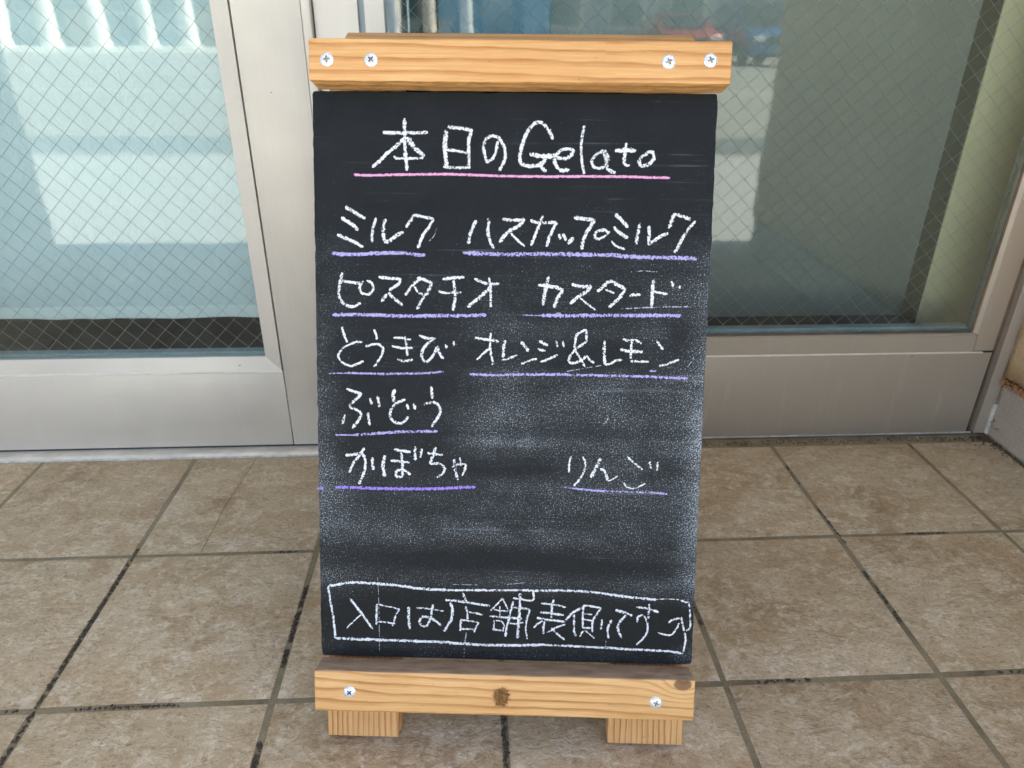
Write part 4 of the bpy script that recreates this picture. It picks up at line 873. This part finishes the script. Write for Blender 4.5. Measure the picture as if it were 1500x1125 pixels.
# ------------------------------------------------------------------ chalk writing (polylines in mm on the panel, width in mm)
STROKES = json.loads(r'''[["title","w",[[3.7,[[77.1,604.5],[88.9,604.2],[101.4,604.3],[113.9,604.5],[126.3,605.3]]],[3.7,[[100.8,619.9],[101.0,607.7],[101.0,594.5],[102.0,580.0],[103.6,564.2]]],[3.7,[[100.1,598.7],[92.6,590.8],[81.3,582.2],[72.5,573.6],[64.9,567.4]]],[4.9,[[103.9,599.9],[108.9,592.1],[115.1,586.2],[120.7,581.4]]],[2.7,[[88.8,579.6],[92.6,577.2],[106.3,577.4],[120.1,578.0],[122.4,582.6]]],[4.7,[[146.8,608.2],[145.6,597.3],[145.1,586.5],[146.4,575.6],[147.0,568.4]]],[3.7,[[148.1,611.5],[156.2,610.1],[164.8,609.5],[175.4,607.2]]],[3.7,[[174.2,606.6],[171.2,597.6],[171.3,584.4],[171.4,568.6]]],[2.7,[[146.3,587.1],[157.5,586.0],[170.7,583.7]]],[3.1,[[143.3,568.6],[151.4,568.2],[163.9,567.9],[173.3,568.7]]],[3.3,[[202.9,596.7],[201.1,585.9],[197.5,578.6],[191.9,574.3],[188.1,584.5],[187.4,591.8],[190.4,599.0],[197.2,602.1],[204.7,599.2],[210.4,589.6],[211.2,578.8],[208.2,571.5],[204.5,564.8]]],[3.9,[[262.9,599.2],[257.8,609.3],[251.4,615.8],[245.2,616.9],[237.9,611.5],[232.5,601.8],[229.0,591.0],[227.3,580.1],[229.3,572.9],[236.2,570.6],[243.7,570.9],[251.1,573.2],[254.7,578.0],[254.0,582.8]]],[4.9,[[237.8,583.6],[247.2,581.8],[257.1,581.1],[265.8,582.4]]],[3.5,[[249.2,575.5],[251.1,569.5],[256.2,565.0]]],[3.7,[[267.0,580.6],[275.8,578.9],[282.5,581.9],[285.5,588.0],[276.8,589.1],[269.4,586.0],[265.2,578.1],[267.3,570.9],[273.6,566.2],[281.6,567.5]]],[3.0,[[296.7,614.4],[294.4,601.3],[293.8,589.3],[295.0,576.1],[297.9,562.8]]],[3.5,[[318.8,587.7],[310.3,583.4],[305.8,577.4],[307.6,570.8],[314.5,569.0],[320.6,572.1],[323.4,580.0],[319.1,587.7],[321.7,575.1],[324.4,567.3],[331.9,564.4]]],[3.5,[[343.0,596.4],[341.7,586.2],[340.8,576.6],[343.4,572.7],[347.1,572.8]]],[4.2,[[330.6,587.5],[342.3,588.6],[353.4,588.1]]],[3.5,[[365.8,585.2],[359.2,581.0],[356.9,575.5],[360.7,572.0],[368.7,574.5],[372.8,580.5],[371.3,586.5],[365.1,587.0]]]]],["title_underline","p",[[3.0,[[44.7,559.3],[57.3,558.6],[76.2,559.3],[113.9,560.3],[151.5,560.9],[189.0,560.1],[211.5,559.6],[238.9,559.6],[263.8,559.7],[301.1,560.4],[338.3,560.5],[368.0,560.0],[391.5,559.8]]]]],["milk","w",[[4.1,[[34.8,524.4],[42.5,520.3],[49.8,515.9],[57.1,512.0]]],[4.1,[[30.1,513.0],[36.0,509.1],[43.3,504.7],[49.2,499.4]]],[3.6,[[25.3,494.2],[34.9,490.3],[44.9,486.4],[54.5,480.7]]],[3.2,[[69.1,513.1],[66.1,504.1],[64.4,495.2],[64.6,486.2]]],[3.9,[[79.4,511.9],[77.1,502.5],[77.2,492.6],[79.3,487.3],[83.4,487.8],[89.8,492.8],[99.4,498.3]]],[3.2,[[102.2,502.8],[106.3,509.1],[111.7,516.1],[120.8,514.8],[131.7,512.1],[128.1,504.0],[121.8,495.9],[118.1,487.8],[115.4,480.6]]]]],["milk_underline","v",[[4.4,[[19.1,473.7],[32.9,472.7],[51.2,473.0],[69.6,474.4],[87.9,474.9],[101.7,475.0],[115.4,473.0],[124.1,473.6]]]]],["haskap","w",[[3.4,[[180.2,511.8],[176.5,503.8],[173.0,494.9],[171.8,485.9]]],[3.4,[[193.0,513.9],[194.1,510.0],[193.1,503.1],[194.2,494.2],[196.9,486.3],[200.5,481.8]]],[3.7,[[209.1,513.6],[219.7,512.3],[232.7,512.9],[228.8,508.0],[219.8,502.4],[211.9,495.9],[206.4,487.9]]],[2.6,[[218.4,498.5],[225.0,491.6],[234.2,483.8]]],[3.4,[[239.8,512.5],[246.8,510.2],[256.9,510.3],[268.4,510.0],[265.0,503.0],[261.2,494.1],[258.4,484.1]]],[3.2,[[253.7,517.6],[249.9,507.7],[246.1,497.8],[241.3,484.9]]],[3.4,[[271.7,498.2],[273.3,492.3]]],[3.0,[[275.7,498.7],[279.9,490.9]]],[3.9,[[287.8,494.4],[282.0,487.4]]],[3.9,[[287.8,516.1],[298.3,514.8],[309.9,513.0],[306.1,506.5],[301.7,499.6],[298.5,490.6],[297.2,481.7]]],[3.0,[[318.7,503.2],[312.7,500.7],[311.1,495.7],[314.5,493.0],[320.9,495.9],[326.2,500.9],[321.7,503.3],[316.7,502.2]]],[3.7,[[333.1,520.6],[339.3,514.8],[347.6,506.1]]],[3.7,[[331.6,506.4],[337.7,501.0],[348.0,494.3]]],[2.6,[[329.8,491.5],[335.2,485.7],[344.9,482.6]]],[3.7,[[360.4,511.2],[358.3,499.3],[357.2,487.5]]],[3.4,[[370.4,508.3],[370.8,498.5],[371.2,488.6],[376.1,491.7],[383.8,497.2],[391.7,500.8]]],[3.4,[[392.0,505.7],[395.1,513.6],[397.8,520.9],[406.8,518.6],[415.9,515.8]]],[3.4,[[421.0,513.9],[414.3,506.0],[406.9,494.1],[401.4,482.1],[398.5,480.1]]]]],["haskap_underline","v",[[4.9,[[165.6,476.4],[189.9,475.4],[220.3,475.2],[250.5,476.1],[288.3,476.1],[310.9,475.9],[331.0,476.0],[351.1,474.5],[381.2,473.9],[401.3,474.0],[424.3,473.1]]]]],["pistachio","w",[[3.3,[[30.8,452.9],[28.0,441.1],[26.5,429.2],[29.8,420.0],[36.4,415.5],[43.1,414.9],[51.1,419.0]]],[2.8,[[28.7,443.5],[40.7,441.9],[52.7,440.8]]],[2.8,[[54.0,443.4],[50.0,436.2],[52.6,429.9],[60.6,429.1],[65.3,435.1],[63.3,441.6],[58.0,444.4]]],[3.3,[[71.4,448.0],[83.3,447.1],[95.9,446.0],[93.9,440.8],[85.9,435.4],[83.3,433.4]]],[3.3,[[80.6,429.4],[74.5,420.7]]],[3.3,[[81.9,431.4],[88.5,424.9],[98.5,417.1]]],[3.3,[[101.2,428.4],[105.9,435.0],[112.5,442.3],[117.8,446.3]]],[3.3,[[114.5,447.9],[121.8,446.1],[130.4,442.0],[127.1,433.4],[120.5,424.1],[114.5,412.8]]],[2.6,[[111.9,438.4],[115.2,432.5],[121.8,429.4]]],[3.3,[[143.0,446.5],[154.9,448.5],[167.5,449.4]]],[2.6,[[138.4,433.5],[147.1,431.7],[164.3,432.4]]],[3.3,[[155.6,446.3],[157.0,435.1],[157.1,424.6],[155.1,412.1]]],[3.1,[[178.7,447.9],[189.3,443.5],[199.9,442.3],[206.5,443.1]]],[2.6,[[194.8,449.4],[196.7,438.4],[197.6,416.7]]],[3.8,[[198.0,440.3],[188.2,430.4],[171.1,416.3]]]]],["pistachio_underline","v",[[4.4,[[18.8,405.0],[40.3,405.9],[67.1,405.8],[100.5,405.0],[133.9,406.1],[167.1,406.6],[192.4,407.8]]]]],["custard","w",[[3.7,[[249.9,442.0],[260.1,440.8],[270.2,439.7],[276.7,436.1],[272.4,429.1],[268.2,417.0]]],[3.7,[[261.5,451.5],[259.4,441.5],[257.1,431.4],[255.5,419.4]]],[3.7,[[287.2,443.1],[296.8,441.4],[308.2,440.9],[303.3,435.2],[294.6,429.4],[285.9,421.7]]],[2.0,[[297.1,428.2],[304.9,422.0],[314.6,415.2]]],[3.7,[[315.9,435.4],[322.0,441.2],[329.4,448.1]]],[3.7,[[329.4,448.1],[337.1,443.9],[346.1,439.0],[341.9,430.8],[335.2,423.8],[329.1,418.0]]],[2.5,[[324.7,438.1],[334.9,434.1]]],[2.7,[[352.0,430.9],[355.1,432.6],[363.9,433.0]]],[3.7,[[378.0,449.5],[376.9,439.5],[376.9,429.4],[376.4,420.0]]],[2.5,[[377.6,437.0],[385.3,435.2],[394.1,434.1]]],[2.7,[[397.3,448.5],[399.9,440.4]]],[2.7,[[406.9,443.7],[407.1,439.9]]]]],["custard_underline","v",[[1.5,[[232.8,408.5],[248.1,408.2],[267.1,408.8]]],[4.4,[[254.4,408.3],[279.9,408.4],[317.9,409.3],[355.9,409.9],[381.2,410.3],[410.2,410.4]]]]],["corn","w",[[2.6,[[29.3,392.2],[31.8,383.5],[35.3,374.3]]],[2.6,[[52.4,375.1],[45.2,375.0],[36.3,371.2],[29.5,367.0],[25.3,359.7],[27.3,353.5],[33.5,349.5],[40.7,348.0],[53.8,353.5]]],[2.6,[[65.9,389.7],[68.0,384.1],[69.0,378.0]]],[2.6,[[56.0,370.3],[64.8,372.8],[72.0,372.4],[76.1,367.8],[74.0,359.5],[69.8,353.2],[65.6,346.9]]],[2.6,[[87.8,380.5],[97.9,380.5],[107.7,378.8]]],[2.6,[[86.0,371.3],[95.8,369.2],[109.7,369.2]]],[2.6,[[100.8,382.6],[102.5,372.4],[103.5,360.5]]],[2.6,[[92.1,356.2],[99.9,354.3],[110.2,356.5]]],[3.0,[[116.9,383.7],[125.7,380.5],[134.4,380.6],[127.8,375.9],[121.6,368.6],[120.0,360.3],[123.7,354.0],[128.8,356.3],[134.0,363.6],[137.6,370.9],[140.2,363.7],[144.8,357.6]]],[2.6,[[146.8,374.1],[148.4,369.5]]],[2.4,[[155.5,377.9],[156.8,372.5]]]]],["corn_underline","v",[[1.6,[[14.1,338.7],[22.9,339.1],[35.4,339.6]]],[3.0,[[34.9,339.6],[54.2,339.5],[80.1,339.4],[106.1,340.4],[126.8,341.3],[145.4,343.0]]]]],["orange","w",[[3.0,[[180.1,382.0],[189.7,380.7],[198.4,379.7],[207.1,378.1]]],[2.5,[[197.9,388.0],[197.1,380.1],[197.2,371.4],[198.6,362.7],[201.4,350.0]]],[2.3,[[196.3,370.5],[189.9,364.7],[182.1,357.1]]],[3.2,[[213.7,380.0],[212.5,371.7],[212.2,360.3]]],[2.2,[[210.0,357.6],[215.3,358.2],[220.5,360.4],[227.9,363.2]]],[3.4,[[232.0,378.5],[236.0,373.8],[240.9,367.8]]],[2.3,[[232.4,353.6],[238.0,355.5],[244.1,358.2],[250.2,359.6]]],[3.0,[[252.4,379.7],[262.1,374.7]]],[2.5,[[250.8,370.7],[259.6,368.3]]],[2.7,[[254.2,356.0],[264.1,359.9],[273.2,364.4]]],[2.3,[[271.5,380.5],[273.0,373.1]]],[2.3,[[278.9,380.2],[280.3,372.8]]],[2.6,[[305.6,389.6],[303.6,392.5],[298.8,390.9],[294.1,387.0],[292.8,379.7],[292.5,371.9],[296.1,365.1],[300.2,358.4],[304.7,351.6]]],[2.6,[[305.0,392.5],[305.2,385.7],[304.9,379.9],[298.7,374.9],[293.0,370.9],[287.9,364.0],[285.8,358.6],[288.6,355.2],[296.3,356.8],[302.1,359.9],[305.8,363.8],[309.9,359.0],[314.8,356.2]]],[3.2,[[325.5,381.2],[325.5,370.5],[326.1,360.8],[326.5,354.9]]],[2.6,[[326.5,354.0],[333.3,355.5],[339.0,359.1],[345.7,360.2]]],[2.6,[[345.9,383.5],[352.7,381.7],[360.4,382.3],[366.9,378.5]]],[3.4,[[343.4,371.8],[351.2,370.0],[368.6,369.5]]],[2.6,[[356.1,381.2],[355.5,371.0],[355.2,361.3]]],[2.6,[[355.0,358.9],[365.2,358.5],[375.8,358.5]]],[2.6,[[383.6,383.1],[386.7,377.9],[391.2,372.1]]],[2.4,[[387.6,354.1],[396.2,356.2],[409.6,361.3]]]]],["orange_underline","v",[[3.2,[[173.9,340.7],[194.5,340.2],[229.5,341.3],[264.5,342.1],[284.6,342.3]]],[3.4,[[284.0,341.9],[313.3,342.0],[342.4,342.0],[371.6,341.6],[391.0,341.2],[405.6,340.7],[420.1,340.2]]],[2.4,[[377.2,348.0],[384.9,348.2]]]]],["grape","w",[[3.0,[[33.9,321.4],[42.0,318.9],[50.6,315.9],[41.9,307.1],[36.8,301.0],[44.9,297.7],[50.4,293.1],[47.1,285.1],[40.0,276.2]]],[3.0,[[32.0,291.9],[28.7,280.8]]],[3.0,[[58.2,294.8],[60.1,279.8]]],[3.0,[[60.7,311.4],[63.0,304.3]]],[3.0,[[69.3,313.9],[71.6,301.4]]],[3.8,[[88.9,322.1],[87.3,314.2],[88.5,307.2]]],[3.0,[[101.4,310.6],[91.2,305.7],[84.9,298.5],[84.1,289.0],[90.3,283.6],[98.2,283.7],[104.5,290.9]]],[3.0,[[102.9,305.4],[104.8,299.2]]],[3.0,[[110.7,306.0],[112.6,299.0]]],[3.0,[[130.7,326.0],[132.3,311.9]]],[3.0,[[121.7,305.1],[132.6,308.0],[139.6,304.2],[141.2,296.4],[138.1,290.0],[130.8,279.6]]]]],["grape_underline","v",[[2.1,[[20.2,267.9],[43.0,268.3]]],[3.6,[[41.5,268.3],[66.7,270.4],[98.1,273.1],[138.2,274.5]]]]],["pumpkin","w",[[3.0,[[31.7,244.1],[41.2,245.1],[50.7,246.9],[54.6,239.0],[53.7,226.1],[47.2,210.6]]],[3.0,[[53.9,253.4],[47.5,243.7],[41.1,235.5],[35.9,224.1]]],[3.6,[[63.3,242.4],[63.0,235.1],[64.5,227.9]]],[3.6,[[77.6,245.1],[75.1,233.0],[77.4,219.4]]],[3.0,[[87.9,252.5],[96.5,251.1],[107.5,249.7]]],[3.0,[[83.9,239.3],[94.9,238.2],[106.0,237.7]]],[3.0,[[96.5,251.9],[97.3,239.9],[98.0,220.6]]],[3.0,[[98.0,220.6],[90.9,220.4],[90.9,226.9],[98.0,228.7],[107.5,223.2]]],[3.3,[[112.3,256.2],[112.6,239.4]]],[3.0,[[120.1,253.9],[118.3,243.5]]],[3.0,[[126.4,248.8],[134.3,247.8],[144.5,247.3]]],[3.3,[[136.3,255.9],[132.7,245.4],[129.6,235.7]]],[2.7,[[130.4,235.8],[140.6,236.8],[146.7,231.3],[143.8,224.8],[137.5,220.2]]],[3.0,[[157.1,242.4],[158.8,229.9],[162.0,217.9]]],[2.4,[[154.8,233.1],[162.7,236.4],[170.6,236.6],[169.8,230.2],[166.7,222.9]]],[2.1,[[163.9,244.5],[165.1,233.3]]]]],["pumpkin_underline","u",[[3.8,[[19.8,206.3],[42.4,206.5],[74.2,205.9],[105.9,206.2],[137.6,207.3],[166.0,209.2],[182.6,210.3]]],[3.8,[[-1.4,204.2],[5.8,204.9]]]]],["apple","w",[[2.3,[[291.3,248.6],[289.5,238.6],[289.4,229.6]]],[2.3,[[305.0,248.4],[307.9,240.8],[306.8,231.7],[303.0,223.5],[295.3,213.8]]],[3.9,[[325.8,247.5],[322.0,240.2],[318.7,232.9],[315.0,223.8]]],[3.0,[[324.8,234.8],[330.2,232.2],[332.2,226.8],[334.1,221.0]]],[1.5,[[334.1,220.5],[339.4,222.5],[345.4,226.7]]],[2.5,[[355.3,249.5],[362.5,242.9],[373.4,234.5]]],[1.8,[[352.3,218.7],[356.5,213.7],[363.6,212.1],[369.7,214.5],[377.1,218.6]]],[3.0,[[381.0,244.1],[383.5,236.1]]],[2.5,[[390.5,243.9],[389.8,233.5]]]]],["apple_underline","v",[[1.2,[[282.9,212.1],[295.4,211.0]]],[2.5,[[294.5,211.0],[315.0,209.2],[341.6,208.4],[368.2,208.1],[385.9,208.0],[402.8,206.6]]]]],["notice","w",[[2.7,[[34.9,72.4],[42.6,62.5],[50.3,52.1],[61.8,35.1]]],[1.8,[[48.3,53.0],[40.5,45.2],[30.1,34.7]]],[2.5,[[67.4,66.2],[66.4,54.0],[66.6,40.8]]],[2.1,[[69.8,65.7],[76.6,63.9],[85.4,62.6],[93.1,60.3],[89.7,53.6],[85.3,39.3]]],[1.8,[[66.8,44.4],[76.5,44.1],[88.7,42.4]]],[3.4,[[104.6,63.6],[104.8,49.9],[106.2,36.3]]],[1.8,[[114.0,62.8],[125.1,62.4],[146.5,59.6]]],[2.7,[[133.6,67.4],[131.9,57.7],[130.0,48.6],[125.2,40.3],[120.3,41.2],[117.4,46.2],[121.8,51.9],[129.0,51.1],[135.9,47.7],[143.2,41.8]]],[2.7,[[147.5,73.3],[159.5,72.7],[172.4,71.2],[185.3,69.3],[200.8,67.5]]],[2.7,[[168.5,82.3],[171.1,76.1],[172.8,70.8]]],[3.3,[[153.9,70.3],[156.6,63.2],[155.8,51.5],[151.9,43.3],[146.4,34.6]]],[2.5,[[172.0,65.9],[174.2,58.3],[174.3,50.2]]],[2.1,[[175.9,59.2],[183.7,58.1],[192.3,56.1]]],[2.4,[[167.0,50.9],[166.2,43.7],[165.8,35.5]]],[2.1,[[167.4,49.1],[176.0,48.4],[187.3,46.0],[184.3,40.5],[182.2,34.2]]],[2.1,[[166.6,38.1],[174.4,38.0],[182.2,37.8]]],[2.1,[[216.1,77.7],[209.3,70.0],[201.7,61.2]]],[1.9,[[215.7,76.4],[219.6,68.4],[222.7,62.2]]],[1.9,[[205.1,62.7],[212.9,62.0],[221.4,61.3]]],[2.5,[[200.5,54.9],[211.2,54.0],[224.1,53.3],[238.7,52.8]]],[1.6,[[212.3,67.4],[212.3,54.8]]],[2.1,[[206.1,50.1],[205.4,43.8],[205.9,36.6]]],[1.7,[[207.0,49.7],[213.9,49.0],[217.4,44.1],[216.2,36.0]]],[1.9,[[203.7,38.8],[211.5,37.7],[215.8,37.3]]],[2.5,[[228.1,74.0],[225.3,63.2],[222.9,51.5],[220.5,40.6],[219.3,29.8]]],[2.1,[[228.2,66.0],[236.8,65.7],[247.1,63.8],[244.7,53.9],[243.2,41.2],[245.2,27.7]]],[3.0,[[235.6,84.0],[235.9,68.0],[234.9,50.0],[233.6,28.3]]],[1.9,[[225.0,53.3],[237.9,52.8]]],[1.9,[[224.2,46.6],[232.8,46.4],[240.1,48.3]]],[2.4,[[227.6,77.6],[236.6,76.5],[248.6,75.0],[252.0,78.2],[251.0,86.6]]],[2.1,[[260.8,72.2],[271.9,71.1],[281.4,70.0],[290.4,68.0]]],[2.5,[[259.8,61.0],[272.2,60.4],[287.6,58.1]]],[2.5,[[256.0,54.2],[268.1,52.2],[280.9,51.2],[289.5,49.7]]],[2.7,[[275.2,77.0],[273.3,68.9],[273.2,54.6]]],[2.1,[[263.0,50.8],[256.2,46.1],[252.4,41.5]]],[2.7,[[264.7,49.9],[264.0,41.8],[264.2,34.6]]],[2.1,[[267.5,36.9],[273.5,38.9],[279.4,43.1],[289.6,47.0]]],[2.4,[[273.4,42.0],[279.6,35.9],[289.2,28.0]]],[2.7,[[310.0,68.6],[302.0,64.3],[296.1,59.7],[289.9,52.4]]],[2.5,[[299.5,59.8],[299.8,49.9],[300.1,39.2],[302.8,32.9]]],[2.2,[[311.2,71.7],[309.7,62.7],[310.0,52.0],[310.2,43.0]]],[2.2,[[310.3,70.8],[318.9,70.1],[330.9,67.8],[326.0,60.5],[321.9,52.3],[321.4,43.3],[321.5,37.9]]],[1.7,[[311.5,60.6],[320.9,59.9]]],[1.7,[[310.8,53.8],[321.1,52.3]]],[2.2,[[309.4,43.5],[319.6,43.3]]],[1.9,[[312.9,40.4],[309.5,37.6],[307.1,32.1]]],[1.7,[[312.9,40.4],[319.0,35.2],[324.3,30.8]]],[2.4,[[332.6,54.4],[331.7,41.8]]],[2.4,[[343.7,53.8],[340.1,45.6],[339.5,38.4],[341.0,31.3]]],[3.2,[[347.8,66.0],[356.3,64.0],[367.6,59.8]]],[2.8,[[360.7,60.5],[355.0,54.1],[351.3,47.7],[352.5,39.6],[356.1,32.1]]],[2.5,[[371.9,70.4],[381.7,69.5],[390.2,67.5],[398.4,64.6]]],[2.4,[[386.7,74.6],[386.8,56.7]]],[2.2,[[373.8,51.9],[374.4,58.2],[379.4,60.5],[383.4,56.6],[385.8,50.4],[386.1,41.5],[382.1,33.3],[373.9,24.0]]],[1.9,[[397.7,39.8],[405.0,37.9],[413.6,37.3],[420.0,45.1],[422.7,52.3]]],[2.4,[[410.0,52.0],[415.3,56.1],[424.6,58.6]]],[2.4,[[424.5,59.9],[426.6,51.5],[429.1,42.6]]]]],["notice_border","w",[[3.2,[[9.3,86.4],[21.5,89.2],[38.0,92.1],[53.5,92.0],[67.1,91.3],[82.6,90.7],[96.1,89.1],[115.4,87.0],[134.8,85.8],[154.1,85.5]]],[2.5,[[9.3,86.4],[12.4,65.8],[14.7,52.6],[16.4,35.4],[17.2,22.6]]],[3.2,[[17.2,22.6],[37.3,22.2],[66.6,21.9],[95.9,21.7],[125.2,21.5],[154.4,21.3]]],[2.5,[[152.6,85.5],[180.9,86.2],[215.1,86.9],[236.4,87.6],[257.8,87.3]]],[3.2,[[152.9,20.2],[172.8,19.9],[190.1,19.0],[216.0,19.2],[259.1,20.4]]],[2.7,[[258.8,87.7],[280.1,88.3],[301.4,88.4],[318.4,87.5],[339.7,85.3]]],[2.7,[[251.5,21.1],[285.9,20.7],[320.3,19.9],[348.2,19.7]]],[2.8,[[339.5,84.9],[360.0,82.8],[381.2,81.1],[394.8,80.1]]],[1.1,[[394.0,80.1],[406.7,81.3],[421.9,80.8]]],[2.1,[[421.9,81.2],[428.8,77.9],[433.0,78.0]]],[2.1,[[433.1,77.5],[434.9,64.2],[435.7,47.3],[431.2,42.7]]],[2.4,[[429.6,40.8],[431.2,32.8],[429.9,22.8],[428.2,14.7]]],[2.8,[[332.1,19.7],[357.9,18.6],[383.6,18.0],[409.2,17.3],[428.6,15.1]]]]],["stray_mark","f",[[1.5,[[332.8,294.1],[329.9,289.0],[325.1,284.3]]],[1.0,[[347.9,317.6],[348.1,311.6]]],[0.6,[[68.1,99.4],[69.1,79.3],[69.6,54.1],[69.8,28.7],[70.0,8.2]]],[0.7,[[155.5,92.7],[185.9,92.7]]],[0.8,[[220.1,94.3],[241.4,96.8]]],[1.4,[[173.1,33.9],[171.1,16.7],[170.4,2.1]]],[0.7,[[338.0,29.4],[337.4,20.3]]],[1.1,[[283.9,345.9],[303.3,349.6],[324.6,353.9]]],[1.1,[[425.8,364.5],[422.3,357.6],[418.7,351.7]]],[1.5,[[343.0,416.9],[380.8,419.4],[418.6,420.6]]],[1.1,[[270.9,411.1],[276.0,411.5]]],[1.1,[[350.5,457.8],[366.8,459.1],[383.1,458.1]]],[0.9,[[136.3,502.4],[133.6,494.3],[128.2,488.4]]]]]]''')
INFO = {'title': ('chalk_writing', 'large white chalk heading'), 'milk': ('chalk_writing', 'white chalk word, left column, first row'),
 'haskap': ('chalk_writing', 'long white chalk word, right column, first row'), 'pistachio': ('chalk_writing', 'white chalk word, left column, second row'),
 'custard': ('chalk_writing', 'white chalk word, right column, second row'), 'corn': ('chalk_writing', 'white chalk word, left column, third row'),
 'orange': ('chalk_writing', 'white chalk words joined by an ampersand'), 'grape': ('chalk_writing', 'white chalk word, left column, fourth row'),
 'pumpkin': ('chalk_writing', 'white chalk word, left column, fifth row'), 'apple': ('chalk_writing', 'white chalk word, right column, fifth row'),
 'notice': ('chalk_writing', 'white chalk line of writing with an arrow inside the bottom box'), 'notice_border': ('chalk_border', 'uneven white chalk box round the bottom line'),
 'stray_mark': ('stray_chalk_marks', 'faint stray chalk scratches')}
def spline(P, step):
    """Catmull-Rom through sharp-ish hand corners"""
    P = [Vector(p) for p in P]; out = []
    if len(P) == 2:
        n = max(2, int((P[1]-P[0]).length/step)); return [P[0].lerp(P[1], k/n) for k in range(n+1)]
    for i in range(len(P)-1):
        a, b = P[i], P[i+1]; p0 = P[i-1] if i else a*2-b; p3 = P[i+2] if i+2 < len(P) else b*2-a
        n = max(2, int((b-a).length/step)); T = .42
        m0, m1 = (b-p0)*T, (p3-a)*T
        # keep corners: weaken tangents where the direction turns hard
        d = (b-a).normalized() if (b-a).length else Vector((1, 0))
        for q, (mm) in enumerate((m0, m1)):
            if mm.length:
                c_ = mm.normalized().dot(d)
                f = max(0, min(1, (c_-.3)/.5))
                if q == 0: m0 = m0*f + d*(b-a).length*.6*(1-f)
                else: m1 = m1*f + d*(b-a).length*.6*(1-f)
        for k in range(n):
            t_ = k/n; t2, t3 = t_*t_, t_**3
            out.append(a*(2*t3-3*t2+1) + m0*(t3-2*t2+t_) + b*(-2*t3+3*t2) + m1*(t3-t2))
    out.append(P[-1]); return out
layer = 0; rnd = random.Random(5)
for name, colk, L in STROKES:
    bm = bmesh.new(); uvl = bm.loops.layers.uv.new('UVMap')
    for w, P in L:
        layer += 1; y = -(.00010 + .0000025*layer)
        pts = spline(P, .9)
        tot = sum((b-a).length for a, b in zip(pts[:-1], pts[1:])); s_ = 0; prev = None; seed = rnd.uniform(0, 99)
        # overshoot ends a little
        for i, p in enumerate(pts):
            if i: s_ += (pts[i]-pts[i-1]).length
            d = (pts[min(i+1, len(pts)-1)]-pts[max(i-1, 0)]).normalized(); nrm = Vector((-d.y, d.x))
            e = min(s_, tot-s_)/max(.1, w*.55); cap = math.sqrt(max(0, min(1, e)))*.55+.45
            hw = w*(.60 if colk in 'wf' else .53)*cap*(1+.30*mnoise.noise(Vector((s_*.35, seed, 0)))+.12*mnoise.noise(Vector((s_*1.3, seed, 5))))
            off = nrm*w*.05*mnoise.noise(Vector((s_*.5, seed, 9)))
            row = [bm.verts.new(((p.x+off.x+nrm.x*hw*q)/1000, y, (p.y+off.y+nrm.y*hw*q)/1000)) for q in (-1, 0, 1)]
            if prev:
                for q in (0, 1):
                    f = bm.faces.new([prev[0][q], row[q], row[q+1], prev[0][q+1]])
                    for lo_, (uu, vv) in zip(f.loops, ((prev[1], q-1), (s_, q-1), (s_, q), (prev[1], q))): lo_[uvl].uv = (uu/1000, vv)
            prev = (row, s_)
    nm, lab = INFO.get(name, ('chalk_underline', 'pink chalk underline' if colk == 'p' else 'violet chalk underline'))
    obj(nm, bm, CH[colk], pn, local=True, smooth='keep', label=lab, kind='stuff' if name == 'stray_mark' else None)
